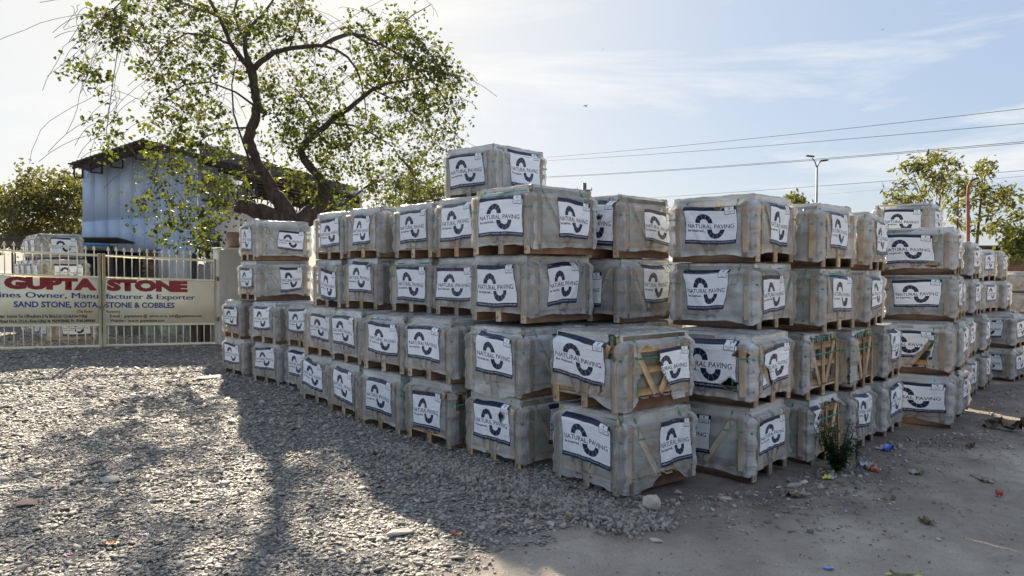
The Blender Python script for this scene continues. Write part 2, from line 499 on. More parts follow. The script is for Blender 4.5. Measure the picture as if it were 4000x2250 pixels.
dusta = nod(t, 'ShaderNodeAttribute', attribute_name='dust')
dn = nod(t, 'ShaderNodeMath', operation='MULTIPLY', use_clamp=True); t.links.new(dusta.outputs['Fac'], dn.inputs[0])
t.links.new(ramp(t, [(.38, (0, 0, 0)), (.62, (1, 1, 1))], noise(t, 9, 5, .7, ofs.outputs[0]).outputs['Fac']).outputs['Color'], dn.inputs[1])
fc = mixc(t, dn.outputs[0], hs.outputs[0], (.27, .225, .18))
t.links.new(fc, b.inputs['Base Color'])
t.links.new(bmp.outputs[0], b.inputs['Normal'])
tl = nod(t, 'ShaderNodeBsdfTranslucent'); tl.inputs['Color'].default_value = (.8, .79, .76, 1)
t.links.new(bmp.outputs[0], tl.inputs['Normal'])
ms = nod(t, 'ShaderNodeMixShader'); ms.inputs[0].default_value = .22
t.links.new(b.outputs[0], ms.inputs[1]); t.links.new(tl.outputs[0], ms.inputs[2])
tp = nod(t, 'ShaderNodeBsdfTransparent'); tp.inputs['Color'].default_value = (.93, .93, .91, 1)
ms2 = nod(t, 'ShaderNodeMixShader')
prs = nod(t, 'ShaderNodeAttribute', attribute_name='press')     # film lying tight on timber shows it clearly
pm = nod(t, 'ShaderNodeMapRange'); pm.inputs['To Min'].default_value = 1.0; pm.inputs['To Max'].default_value = .42
t.links.new(prs.outputs['Fac'], pm.inputs['Value'])
opb = nod(t, 'ShaderNodeMath', operation='MULTIPLY'); fo = nod(t, 'ShaderNodeMath', operation='MULTIPLY_ADD', use_clamp=True); fo.inputs[1].default_value = .15
t.links.new(fold2.outputs[0], fo.inputs[0]); t.links.new(opa.outputs[0], fo.inputs[2])
t.links.new(fo.outputs[0], opb.inputs[0]); t.links.new(pm.outputs[0], opb.inputs[1])
t.links.new(opb.outputs[0], ms2.inputs[0]); t.links.new(tp.outputs[0], ms2.inputs[1]); t.links.new(ms.outputs[0], ms2.inputs[2])
t.links.new(ms2.outputs[0], out.inputs['Surface'])
M['film'] = m

# ---------------------------------------------------------------- lettering
def glyphs(body, bold=0.0):
    cu = bpy.data.curves.new('t', 'FONT')
    cu.body = body; cu.size = 1; cu.offset = bold; cu.resolution_u = 3
    o = bpy.data.objects.new('t', cu); C.objects.link(o)
    dg = bpy.context.evaluated_depsgraph_get()
    me = bpy.data.meshes.new_from_object(o.evaluated_get(dg))
    V = np.array([v.co[:2] for v in me.vertices]); F = []
    for p in me.polygons:
        q = list(p.vertices)
        for i in range(1, len(q) - 1): F.append((q[0], q[i], q[i + 1]))
    bpy.data.objects.remove(o); bpy.data.curves.remove(cu); bpy.data.meshes.remove(me)
    V = V - [V[:, 0].min(), 0]
    return V, F

# the printed sheet of the film: drawn once into a picture made here, then laid on every label
IW, IH = 1440, 960
IMG = np.ones((IH, IW, 3), np.float32) * np.array([.90, .93, .98])
NAVY = np.array([.010, .018, .060])
def px_tri(P, col):
    P = np.array(P)
    x0, x1 = int(max(P[:, 0].min(), 0)), int(min(P[:, 0].max() + 1, IW - 1))
    y0, y1 = int(max(P[:, 1].min(), 0)), int(min(P[:, 1].max() + 1, IH - 1))
    if x1 <= x0 or y1 <= y0: return
    X, Y = np.meshgrid(np.arange(x0, x1 + 1) + .5, np.arange(y0, y1 + 1) + .5)
    d = (P[1, 1] - P[2, 1]) * (P[0, 0] - P[2, 0]) + (P[2, 0] - P[1, 0]) * (P[0, 1] - P[2, 1])
    if abs(d) < 1e-9: return
    a = ((P[1, 1] - P[2, 1]) * (X - P[2, 0]) + (P[2, 0] - P[1, 0]) * (Y - P[2, 1])) / d
    b_ = ((P[2, 1] - P[0, 1]) * (X - P[2, 0]) + (P[0, 0] - P[2, 0]) * (Y - P[2, 1])) / d
    k_ = (a >= -.001) & (b_ >= -.001) & (a + b_ <= 1.001)
    IMG[y0:y1 + 1, x0:x1 + 1][k_] = col
def rect(u0, v0, u1, v1, col):
    IMG[int(v0 * IH):int(v1 * IH), int(u0 * IW):int(u1 * IW)] = col
def text(s, u0, u1, vbase, capv, col, bold=0.0):
    V, F = glyphs(s, bold)
    cap = .73
    P = np.stack([(u0 + V[:, 0] / V[:, 0].max() * (u1 - u0)) * IW, (vbase - V[:, 1] / cap * capv) * IH], 1)
    for f in F: px_tri(P[list(f)], col)
rect(0, 0, 1, .012, NAVY); rect(0, .985, 1, 1, NAVY); rect(0, 0, .009, 1, NAVY); rect(.991, 0, 1, 1, NAVY)
rect(0, .012, 1, .105, NAVY)
rect(0, .895, 1, .985, NAVY)
rect(.775, 0, .965, .215, NAVY); rect(.785, .012, .955, .20, (.90, .93, .98))
for pts in ([(.845, .03), (.862, .03), (.872, .065)], [(.895, .03), (.878, .03), (.868, .065)], [(.862, .05), (.878, .05), (.875, .095)], [(.862, .05), (.865, .095), (.875, .095)]):
    px_tri([(u * IW, v * IH) for u, v in pts], NAVY)
text('TALASEY', .80, .94, .150, .034, (.12, .14, .22))
rect(.845, .172, .895, .182, NAVY)
def arch(cu_, cv, ro, ri, up):
    for k in range(5):
        a0 = math.pi * (k / 5) + .010; a1 = math.pi * ((k + 1) / 5) - .010
        for q in range(10):
            t0 = a0 + (a1 - a0) * q / 10; t1 = a0 + (a1 - a0) * (q + 1) / 10
            sg = -1 if up else 1
            P = [(cu_ * IW + r_ * IW * math.cos(t_), cv * IH + sg * r_ * IW * math.sin(t_)) for r_, t_ in ((ri, t0), (ro, t0), (ro, t1), (ri, t1))]
            px_tri([P[0], P[1], P[2]], NAVY); px_tri([P[0], P[2], P[3]], NAVY)
arch(.365, .440, .168, .078, True)
arch(.600, .600, .168, .078, False)
text('NATURAL PAVING', .04, .935, .575, .112, NAVY, .010)
text('o', .940, .960, .485, .022, NAVY, 0)
text('be inspired...', .048, .40, .668, .060, NAVY, .03)
text('Leading suppliers of high quality, ethically sourced natural stone', .03, .97, .952, .034, (.70, .74, .82), .006)
IMG = IMG.reshape(IH // 2, 2, IW // 2, 2, 3).mean((1, 3)); IH //= 2; IW //= 2
img = bpy.data.images.new('printed_sheet', IW, IH, float_buffer=False)
lin = np.ones((IH, IW, 4), np.float32)
srgb = np.where(IMG <= .0031308, IMG * 12.92, 1.055 * np.maximum(IMG, 1e-6) ** (1 / 2.4) - .055)
lin[:, :, :3] = srgb[::-1]
img.pixels.foreach_set(lin.ravel())
img.update(); img.pack()

m, t, b = mat('printed_film')
uv = nod(t, 'ShaderNodeUVMap', uv_map='UVMap')
ti = nod(t, 'ShaderNodeTexImage'); ti.image = img; ti.extension = 'EXTEND'
t.links.new(uv.outputs[0], ti.inputs['Vector'])
oi = nod(t, 'ShaderNodeObjectInfo')
ofs = nod(t, 'ShaderNodeVectorMath', operation='ADD')
k = nod(t, 'ShaderNodeMath', operation='MULTIPLY'); k.inputs[1].default_value = 53
t.links.new(oi.outputs['Random'], k.inputs[0]); t.links.new(uv.outputs[0], ofs.inputs[0]); t.links.new(k.outputs[0], ofs.inputs[1])
# fine creases shift the print a little, as wrinkled film does
wr = noise(t, 1.0, 4, .6, mapping(t, ofs.outputs[0], (2.2, 14, 1), (0, 0, R(-6))).outputs[0], .8)
wmap = nod(t, 'ShaderNodeMapRange'); wmap.inputs['From Min'].default_value = .3; wmap.inputs['From Max'].default_value = .7
wmap.inputs['To Min'].default_value = -.0016; wmap.inputs['To Max'].default_value = .0016
t.links.new(wr.outputs['Fac'], wmap.inputs['Value'])
va = nod(t, 'ShaderNodeVectorMath', operation='ADD'); t.links.new(uv.outputs[0], va.inputs[0]); t.links.new(wmap.outputs[0], va.inputs[1])
t.links.new(va.outputs[0], ti.inputs['Vector'])
stain = ramp(t, [(.28, (.88, .84, .80)), (.42, (1, 1, 1))], noise(t, 3.2, 6, .65, ofs.outputs[0], .5).outputs['Fac'])
c = mixc(t, .75, ti.outputs['Color'], stain.outputs['Color'], 'MULTIPLY')
hs = nod(t, 'ShaderNodeHueSaturation'); mr = nod(t, 'ShaderNodeMapRange'); mr.inputs['To Min'].default_value = .88; mr.inputs['To Max'].default_value = 1.04
t.links.new(oi.outputs['Random'], mr.inputs['Value']); t.links.new(mr.outputs[0], hs.inputs['Value']); t.links.new(c, hs.inputs['Color'])
fade = hs.outputs[0]
t.links.new(fade, b.inputs['Base Color'])
b.inputs['Roughness'].default_value = .36
b.inputs['Specular IOR Level'].default_value = .3
b.inputs['Coat Weight'].default_value = .2; b.inputs['Coat Roughness'].default_value = .12
w2 = noise(t, 1.0, 4, .6, mapping(t, ofs.outputs[0], (2.0, 11, 1), (0, 0, R(-18))).outputs[0], 1.2)
a_ = nod(t, 'ShaderNodeMath', operation='SUBTRACT'); a_.inputs[1].default_value = .5; t.links.new(w2.outputs['Fac'], a_.inputs[0])
b2_ = nod(t, 'ShaderNodeMath', operation='ABSOLUTE'); t.links.new(a_.outputs[0], b2_.inputs[0])
c_ = nod(t, 'ShaderNodeMapRange'); c_.inputs['From Max'].default_value = .09; c_.inputs['To Min'].default_value = .6; c_.inputs['To Max'].default_value = 0
t.links.new(b2_.outputs[0], c_.inputs['Value'])
ws = nod(t, 'ShaderNodeMath', operation='ADD'); t.links.new(wr.outputs['Fac'], ws.inputs[0]); t.links.new(c_.outputs[0], ws.inputs[1])
bump(t, b, ws.outputs[0], .5, .010)
M['label'] = m

# ---------------------------------------------------------------- crate of paving
SW, SL, H0 = .92, 1.06, .719          # short side, long side, height with pallet
RAILS = (.165, .370, .565)

def facemap(tp, face):
    """visible face -> (side, function t -> a).  side: 0 -y, 1 +x, 2 +y, 3 -x"""
    if tp == 'S':
        return (3, lambda q: SW / 2 - q * SW) if face == 'l' else (0, lambda q: -SL / 2 + q * SL)
    return (2, lambda q: SL / 2 - q * SL) if face == 'l' else (3, lambda q: SW / 2 - q * SW)
SN = {0: (0, -1), 1: (1, 0), 2: (0, 1), 3: (-1, 0)}
def sidept(side, a, off):
    a = np.asarray(a, float); off = np.asarray(off, float)
    hx, hy = SL / 2 - .028, SW / 2 - .028
    if side == 0: return a, -hy - off
    if side == 2: return a, hy + off
    if side == 1: return hx + off, a
    return -hx - off, a
def halfl(side): return SL / 2 if side in (0, 2) else SW / 2

def pressed(short, a, z):
    """1 where the film lies tight over an upright, brace or rail"""
    a = np.asarray(a, float); z = np.asarray(z, float)
    H_ = (SW if short else SL)
    segs = []
    for q in ((.085, .5, .915) if short else (.12, .88)): segs.append(((q - .5) * H_, .02, (q - .5) * H_, .60, .036))
    if short: br = ((.17, .60, .42, .13), (.83, .60, .58, .13))
    else: br = ((.20, .57, .47, .14), (.80, .57, .53, .14))
    for q0, z0, q1, z1 in br: segs.append(((q0 - .5) * H_, z0, (q1 - .5) * H_, z1, .031))
    r_ = np.zeros(np.broadcast(a, z).shape)
    for x0, z0, x1, z1, w_ in segs:
        dx, dz = x1 - x0, z1 - z0
        t_ = np.clip(((a - x0) * dx + (z - z0) * dz) / (dx * dx + dz * dz), 0, 1)
        d = np.hypot(a - x0 - t_ * dx, z - z0 - t_ * dz)
        r_ = np.maximum(r_, np.clip((w_ + .012 - d) / .020, 0, 1))
    for zr in RAILS: r_ = np.maximum(r_, .35 * np.clip((.045 - np.abs(z - zr)) / .02, 0, 1))
    return r_

def film_off(side, a, z, sd):
    """how far the film stands off the timber frame"""
    g = np.random.default_rng(sd * 7 + 1)
    hl = halfl(side)
    a = np.asarray(a, float); z = np.asarray(z, float)
    e = hl - np.abs(a)
    c = np.exp(-(e / .06) ** 2); c2 = np.exp(-(e / .16) ** 2)
    kk = g.uniform(.5, 1.25, (3, 2))
    rb = 0
    for i, zr in enumerate(RAILS):
        rb = rb + np.clip(1 - np.abs(z - zr) / .095, 0, 1) ** 1.25 * np.where(a > 0, kk[i, 0], kk[i, 1])
    off = .0310 + .040 * c * rb - .005 * (1 - c)
    s_ = np.clip((z - .595) / .055, 0, 1); s_ = s_ * s_ * (3 - 2 * s_)
    off = off - (.060 + .012 * g.uniform(-1, 1)) * s_
    off = off + .009 * pressed(side in (1, 3), a, z) * (1 - s_)
    ph = g.uniform(0, 6.3, 6)
    off = off + .0018 * c2 * np.sin(z * 70 + a * 22 * np.sign(a) + ph[0] + 2 * np.sin(z * 9 + ph[1])) * (1 - .5 * s_)
    off = off + .0012 * c2 * np.sin(z * 131 - a * 40 + ph[2])
    off = off + .0045 * snoise(a, z, sd * 13 + side, 2, 1.5) + .0035 * c2 * snoise(a, z * 1.6, sd * 19 + side, 3, 4.5)
    off = off + .0012 * snoise(a * .5, z * 2, sd * 17 + side, 2, 9)
    # gathered bottom
    bt = np.clip((.16 - z) / .10, 0, 1)
    off = off + bt * (.010 * np.sin(a * 46 + ph[3] + 1.5 * np.sin(a * 13)) - .004)
    return off

def inpoly(x, y, P):
    r_ = np.zeros(np.shape(x), bool); n = len(P); j = n - 1
    for i in range(n):
        xi, yi = P[i]; xj, yj = P[j]
        cnd = ((yi > y) != (yj > y)) & (x < (xj - xi) * (y - yi) / (yj - yi + 1e-12) + xi)
        r_ ^= cnd; j = i
    return r_

def make_film(tp, sd, holes=(), hemlift=0.0, fine=False, hems=None, open_=False, mid=True):
    g = np.random.default_rng(sd)
    nl, ns, nz_ = (84, 74, 46) if fine else ((46, 40, 30) if mid else (30, 26, 20))
    P = []                                     # perimeter samples (side, a)
    r_ = .012
    for side, n in ((0, nl), (1, ns), (2, nl), (3, ns)):
        hl = halfl(side) - .028
        aa = np.linspace(-hl + r_, hl - r_, n)
        if side in (2, 3): aa = aa[::-1]
        P.append((np.full(n, side), aa))
    sides = np.concatenate([p[0] for p in P]); A = np.concatenate([p[1] for p in P])
    n = len(A)
    ln = np.zeros(n)
    HL = np.array([halfl(s_) for s_ in sides])
    arch_ = 1 - (np.abs(A) / HL) ** 2
    hem = .050 + .035 * arch_ * g.uniform(.4, 1.5) + .014 * snoise(A * 1.0 + sides * 3, sides * 1.7, sd + 5, 3, 1.7) + np.where(np.isin(sides, (1, 3)), .030, .0) + hemlift
    if hems:
        for face, pts in hems.items():
            sd_, fn = facemap(tp, face)
            qs = np.array([p[0] for p in pts]); hz = np.array([p[1] for p in pts])
            asd = np.array([fn(q) for q in qs]); o_ = np.argsort(asd)
            mk = sides == sd_
            hem[mk] = np.interp(A[mk], asd[o_], hz[o_]) + .006 * snoise(A[mk], A[mk] * 0, sd, 3, 4)
    ztop = .700
    rings = []; info = []
    ks = np.linspace(0, 1, nz_) ** .95
    for k_ in ks:
        z = hem + (ztop - hem) * k_
        X = np.zeros(n); Y = np.zeros(n)
        for side in range(4):
            mk = sides == side
            of = film_off(side, A[mk], z[mk], sd)
            X[mk], Y[mk] = sidept(side, A[mk], of)
        rings.append(np.stack([X, Y, z + (.006 * snoise(A, sides * 2.0, sd + 2, 2, 3) if k_ == 1 else 0)], 1))
        info.append((sides, A, z))
    top = rings[-1]
    tr = [(.965, .010), (.92, .015), (.8, .016), (.6, .015), (.4, .015), (.2, .015)]
    for s_, dz in tr:
        q = top.copy(); q[:, :2] *= s_
        q[:, 2] = ztop + dz + .006 * snoise(q[:, 0], q[:, 1], sd + 9, 3, 2.0)
        q[:, 2] += .003 * np.sin(q[:, 1] * 150) * (s_ < .98)
        rings.append(q)
    V = np.concatenate(rings); V = np.vstack([V, [[0, 0, ztop + .016]]])
    R_ = len(rings)
    i = np.arange(n); i2 = (i + 1) % n
    F = []
    for q in range(R_ - 1):
        F.append(np.stack([q * n + i, q * n + i2, (q + 1) * n + i2, (q + 1) * n + i], 1))
    F = np.concatenate(F)
    if holes:
        ctr = V[F].mean(1)
        keep = np.ones(len(F), bool)
        nq = (nz_ - 1) * n
        qi = np.arange(nq) // n; pi = np.arange(nq) % n
        for face, poly in holes:
            if face == 't': continue
            sd_, fn = facemap(tp, face)
            a0, a1 = fn(0), fn(1)
            aC = (A[pi] + A[(pi + 1) % n]) / 2
            tq = (aC - a0) / (a1 - a0)
            zC = ctr[:nq, 2]
            jx = .018 * snoise(aC, zC, sd + 31, 3, 5); jz = .016 * snoise(aC, zC, sd + 37, 3, 5)
            k_ = (sides[pi] == sd_) & (sides[(pi + 1) % n] == sd_) & inpoly(tq + jx, zC + jz, poly)
            keep[:nq] &= ~k_
        F = F[keep]
        # curl the torn edges outward
        cnt = np.zeros(len(V), int); np.add.at(cnt, F.ravel(), 1)
        edge = (cnt > 0) & (cnt < 4); edge[:n] = False; edge[(R_ - 1) * n:] = False
        ei = np.where(edge)[0]
        nx = np.zeros((len(V), 2)); 
        for side in range(4):
            ids = np.where(np.tile(sides, R_) == side)[0]; nx[ids] = SN[side]
        V[ei, :2] += nx[ei] * g.uniform(.004, .022, (len(ei), 1))
        V[ei] += g.normal(0, .0035, (len(ei), 3))
    tri = [(int((R_ - 1) * n + a), int((R_ - 1) * n + (a + 1) % n), len(V) - 1) for a in range(n)]
    used = np.zeros(len(V), bool); used[F.ravel()] = True; used[(R_ - 1) * n:] = True
    me = fast_mesh('film_wrap', V, [tuple(f) for f in F] + tri)
    # uv: metres round the crate, metres up
    U = np.tile(np.cumsum(np.r_[0, np.hypot(*np.diff(rings[0][:, :2], axis=0).T)]), R_)
    Vv = V[:-1, 2].copy()
    for q in range(len(tr)): Vv[(nz_ + q) * n:(nz_ + q + 1) * n] += (q + 1) * .07
    set_uv(me, np.stack([np.r_[U, 0], np.r_[Vv, 1.2]], 1))
    E_ = (np.tile(HL, R_) - np.abs(np.tile(A, R_)))
    bunch = np.exp(-(E_ / .06) ** 2) * .8
    zz = V[:-1, 2]
    bunch += np.clip((zz - .60) / .07, 0, 1) * .9 + np.clip((.13 - zz) / .06, 0, 1) * .7
    bunch[nz_ * n:] = 1.2
    setattr_v(me, 'bunch', np.clip(np.r_[bunch, 1.2], 0, 1.3))
    pr = np.zeros(len(V)); TA = np.tile(A, nz_); TS = np.tile(np.isin(sides, (1, 3)), nz_); zs = V[:nz_ * n, 2]
    pr[:nz_ * n] = np.where(TS, pressed(True, TA, zs), pressed(False, TA, zs)) * np.clip((.64 - zs) / .03, 0, 1)
    setattr_v(me, 'press', pr)
    du = np.zeros(len(V)); du[nz_ * n:] = .8; du[(nz_ - 1) * n: nz_ * n] = .6
    du[:-1] += np.clip((.15 - zz) / .1, 0, 1) * .35
    setattr_v(me, 'dust', du)
    me.materials.append(M['film'])
    me.polygons.foreach_set('use_smooth', np.ones(len(me.polygons), bool))
    # drop unused vertices
    if holes:
        import bmesh
        bm = bmesh.new(); bm.from_mesh(me)
        bmesh.ops.delete(bm, geom=[v for v in bm.verts if not v.link_faces], context='VERTS')
        bm.to_mesh(me); bm.free()
    return me

def make_label(tp, face, sd, fsd, t0, t1, z0, z1, skew=0.0, pinch=0.0, hole=None, holes=()):
    """sheet printed on the film; t0..t1 across the face seen from outside, z0..z1 up"""
    g = np.random.default_rng(sd)
    nu, nv = 26, 18
    if hole or holes: nu, nv = 60, 40
    Uc, Vc = np.meshgrid(np.linspace(0, 1, nu), np.linspace(0, 1, nv))
    cj = g.uniform(-.018, .018, (4, 2))
    wv = (1 - Uc) * (1 - Vc), Uc * (1 - Vc), (1 - Uc) * Vc, Uc * Vc
    ins = (pinch * (1 - Vc) if pinch >= 0 else -pinch * Vc) * (Uc - .5) * -2 * .5
    wav = .010 * np.sin(Vc * 5 + g.uniform(0, 6)) + .0015 * np.sin(Vc * 17 + g.uniform(0, 6))
    T = t0 + (t1 - t0) * (Uc + ins) + wav * 1.0 + sum(w_ * cj[i, 0] for i, w_ in enumerate(wv))
    Z = z0 + (z1 - z0) * Vc + skew * (Uc - .5) + .008 * np.sin(Uc * 5 + g.uniform(0, 6)) + .0015 * np.sin(Uc * 14 + g.uniform(0, 6)) + sum(w_ * cj[i, 1] for i, w_ in enumerate(wv))
    side, fn = facemap(tp, face)
    Acoord = fn(T)
    of = film_off(side, Acoord, Z, fsd) + .0035
    X, Y = sidept(side, Acoord, of)
    X = np.broadcast_to(X, Z.shape); Y = np.broadcast_to(Y, Z.shape)
    V = np.stack([X, Y, Z], -1).reshape(-1, 3)
    ii = np.arange((nv - 1) * nu).reshape(nv - 1, nu)[:, :-1].ravel()
    F = np.stack([ii, ii + 1, ii + nu + 1, ii + nu], 1)
    if (fn(1) - fn(0) > 0) != (side in (0, 1)): F = F[:, ::-1]
    uu, vv_ = Uc.ravel(), Vc.ravel()
    keep = np.ones(len(F), bool)
    if hole:
        for cu_, cv_, ru, rv in hole:
            cc_ = uu[F].mean(1), vv_[F].mean(1)
            d = ((cc_[0] - cu_) / ru) ** 2 + ((cc_[1] - cv_) / rv) ** 2 + .35 * snoise(cc_[0], cc_[1], sd, 2, 6)
            keep &= d > 1
    for face_, poly in holes:
        if face_ != face: continue
        TT = T.ravel()[F].mean(1); ZZ = Z.ravel()[F].mean(1)
        aC = Acoord.ravel()[F].mean(1)
        jx = .018 * snoise(aC, ZZ, fsd + 31, 3, 5); jz = .016 * snoise(aC, ZZ, fsd + 37, 3, 5)
        keep &= ~inpoly(TT + jx, ZZ + jz, poly)
    F = F[keep]
    me = fast_mesh('printed_label', V, F)
    set_uv(me, np.stack([uu, vv_], 1))
    me.materials.append(M['label'])
    me.polygons.foreach_set('use_smooth', np.ones(len(F), bool))
    return me

_c = {}
def cached(key, fn):
    if key not in _c: _c[key] = fn()
    return _c[key]
def fpt(tp, face, q, out):
    side, fn = facemap(tp, face)
    hx, hy = SL / 2 - .028, SW / 2 - .028
    x, y = sidept(side, fn(q), out)
    return float(x), float(y)

def timber_beam(tp, face, q0, z0, q1, z1, wd, th, out, key, matn):
    """plank lying flat on a face, from (q0,z0) to (q1,z1), standing `out` from the frame plane"""
    def mk():
        b_ = MB()
        x0, y0 = fpt(tp, face, q0, out); x1, y1 = fpt(tp, face, q1, out)
        side, _ = facemap(tp, face)
        nx, ny = SN[side]
        b_.beam((x0, y0, z0), (x1, y1, z1), wd, th, up=(nx, ny, 0), bev=.004)
        return b_.mesh('timber', M[matn])
    return cached(key, mk)

def crate_parts(root, tp, sd, h, spec):
    """timber pallet and frame, stone, straps, film, printed sheets.  spec: options of this one crate"""
    g = np.random.default_rng(sd + 1000)
    bare = spec.get('bare', False)
    open_ = spec.get('holes') or bare
    mt = 'timber_fresh' if (open_ or g.random() < .25) else 'timber'
    v_ = int(g.integers(0, 3))
    jg = np.random.default_rng(v_ * 10 + 3)
    j = lambda s_: float(jg.uniform(-s_, s_))
    def part(name, me, p=root): return link(name, me, p)
    # pallet: three skids along the long side, boards across them
    for i, y in enumerate((-.385, 0, .385)):
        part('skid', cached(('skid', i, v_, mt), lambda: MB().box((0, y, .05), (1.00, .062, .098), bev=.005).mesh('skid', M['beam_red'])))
    part('deck', cached(('deck', v_), lambda: (lambda b_: [b_.box((x, j(.004), .1105), (.085, .86, .02), bev=.003) for x in np.linspace(-.46, .46, 7)] and b_)(MB()).mesh('deck', M['timber'])))
    # stone on edge
    if open_:
        part_ids = 17 if spec.get('slabs', True) else 0
        ys = np.linspace(-.385, .385, part_ids)
        for i, y in enumerate(ys):
            def mk(i=i, y=y):
                gg = np.random.default_rng(i)
                th = .770 / 16 * .80
                b_ = MB().box((gg.uniform(-.012, .012), y, .1225 + .285 + gg.uniform(-.006, .004)), (.90 + gg.uniform(-.015, .015), th, .566), bev=.006)
                V = b_.v[0]; V += gg.normal(0, .0022, V.shape)
                return b_.mesh('stone_slab', M['stone'])
            part('stone_slab', cached(('slab', i), mk))
    else:
        def mk():
            b_ = MB()
            ys = np.linspace(-.385, .385, 17)
            for y in ys: b_.box((j(.012), y, .1225 + .28 + j(.005)), (.90, .040, .55))
            return b_.mesh('stone_pack', M['stone'])
        part('stone_pack', cached(('pack', v_), mk))
    # frames on the two faces that are seen
    for face in 'lr':
        side, fn = facemap(tp, face)
        short = side in (1, 3)
        for i, zr in enumerate(RAILS):
            q0, q1 = (.0, 1.0)
            part('rail', timber_beam(tp, face, q0 + .014, zr + j(.006), q1 - .014, zr + j(.006), .066, .020, -.013, ('rail', side, i, v_, mt), mt))
        ups = (.085, .5, .915) if short else (.12, .88)
        for i, q in enumerate(ups):
            part('upright', timber_beam(tp, face, q + j(.01), .002 if short else .10, q + j(.01), .605, .072, .020, .0085, ('up', side, i, v_, mt), mt))
        if short:
            part('brace', timber_beam(tp, face, .17, .60, .42, .13, .060, .018, .0075, ('br', side, 0, v_, mt, 's'), mt))
            part('brace', timber_beam(tp, face, .83, .60, .58, .13, .060, .018, .0075, ('br', side, 1, v_, mt, 's'), mt))
        else:
            part('brace', timber_beam(tp, face, .20, .57, .47, .14, .065, .018, .0075, ('br', side, 0, v_, mt), mt))
            part('brace', timber_beam(tp, face, .80, .57, .53, .14, .065, .018, .0075, ('br', side, 1, v_, mt), mt))
        # galvanised plates where the rails meet the near corner, and on the middle foot
        qn = (.955 if face == 'l' else .045)
        if not short:
            for i, zr in enumerate(RAILS):
                part('corner_plate', timber_beam(tp, face, qn - .038, zr, qn + .038, zr, .030, .003, .020 if not bare else .002, ('pl', side, i), 'steel'))
        else:
            part('foot_plate', timber_beam(tp, face, .45, .135, .55, .135, .026, .003, .021, ('fp', side), 'steel'))
            for q in (.085, .5, .915):
                part('foot_plate', timber_beam(tp, face, q, .028, q, .062, .024, .003, .0205, ('fq', side, q), 'steel'))
    # straps round the crate and yellow edge protectors
    col = 'strap_green' if (open_ or g.random() < .35) else 'strap_blue'
    def band(z, o_, key):
        def mk():
            b_ = MB(); hx, hy = SL / 2 - .028 + o_, SW / 2 - .028 + o_
            for (a, b2) in (((-hx, -hy), (hx, -hy)), ((hx, -hy), (hx, hy)), ((hx, hy), (-hx, hy)), ((-hx, hy), (-hx, -hy))):
                nx, ny = (b2[1] - a[1]), -(b2[0] - a[0])
                b_.beam((*a, z), (*b2, z + .004), .017, .0016, up=(nx, ny, 0))
            return b_.mesh('strap', M[col])
        return cached((key, col), mk)
    part('strap', band(.475, .0195, 'band1'))
    part('strap', band(.645, -.042, 'band2'))
    def vst(x):
        def mk():
            b_ = MB(); hy = SW / 2 - .028 + .0205; 
            for s_ in (-1, 1):
                b_.beam((x, s_ * hy, .10), (x, s_ * hy, .58), .017, .0016, up=(0, s_, 0))
                b_.beam((x, s_ * hy, .58), (x, s_ * (hy - .066), .698), .017, .0016, up=(0, s_, 0))
            b_.beam((x, -hy + .066, .698), (x, hy - .066, .698), .017, .0016)
            return b_.mesh('strap', M[col])
        return cached(('vst', x, col), mk)
    part('strap', vst(-.30)); part('strap', vst(.31))
    def prot(sx, sy):
        def mk():
            b_ = MB(); x, y = sx * (SL / 2 - .070), sy * (SW / 2 - .070)
            b_.box((x - sx * .018, y + sy * .004, .640), (.045, .004, .050)); b_.box((x + sx * .004, y - sy * .018, .640), (.004, .045, .050))
            b_.box((x - sx * .012, y - sy * .012, .6665), (.034, .034, .004))
            return b_.mesh('edge_protector', M['clip_yellow'])
        return cached(('prot', sx, sy), mk)
    nearc = (-1, -1) if tp == 'S' else (-1, 1)
    part('edge_protector', prot(*nearc))
    part('edge_protector', prot(1, nearc[1])); part('edge_protector', prot(-1, -nearc[1]))
    if not spec.get('nofilm'):
        o = part('film_wrap', make_film(tp, sd, spec.get('holes') or (), spec.get('hem', 0), spec.get('fine', bool(spec.get('holes'))), spec.get('hems'), mid=spec.get('mid', True)))
        for face in 'lr':
            lb = spec.get(face, 'auto')
            if lb is None: continue
            side, _ = facemap(tp, face)
            short = side in (1, 3)
            if lb == 'auto':
                if short: lb = (.15 + g.uniform(-.03, .03), .83 + g.uniform(-.04, .05), .225 + g.uniform(-.02, .02), .605 + g.uniform(-.02, .03))
                else:
                    c0 = .40 + g.uniform(-.06, .1) if face == 'r' else .26 + g.uniform(-.06, .06)
                    lb = (c0, c0 + .53 + g.uniform(-.03, .03), .225 + g.uniform(-.02, .02), .605 + g.uniform(-.02, .03))
            kw = dict(spec.get(face + 'k', {}))
            kw.setdefault('skew', float(g.uniform(-.02, .02)))
            kw.setdefault('pinch', float(g.choice([0, 0, 0, .06, .12, -.08])))
            if spec.get('holes'): kw['holes'] = spec['holes']
            part('printed_label', make_label(tp, face, sd * 3 + (face == 'l'), sd, *lb, **kw))

def crate(tp, x, y, z, yaw, h, sd, label, group, spec=None, name='wrapped_crate', dims=None):
    """x, y: the corner nearest the viewer"""
    spec = spec or {}
    spec.setdefault('mid', y < 12.5)
    a = SW if tp == 'S' else SL; b_ = SL if tp == 'S' else SW
    yw = R(yaw)
    dl = (-math.sin(yw), math.cos(yw)); dr = (math.cos(yw), math.sin(yw))
    cx = x + dl[0] * a / 2 + dr[0] * b_ / 2; cy = y + dl[1] * a / 2 + dr[1] * b_ / 2
    root = empty(name, (cx, cy, z), yw if tp == 'S' else yw + math.pi / 2)
    root.scale = (1, 1, h / H0)
    tag(root, label, 'crate', group)
    crate_parts(root, tp, sd, h, spec)
    return root

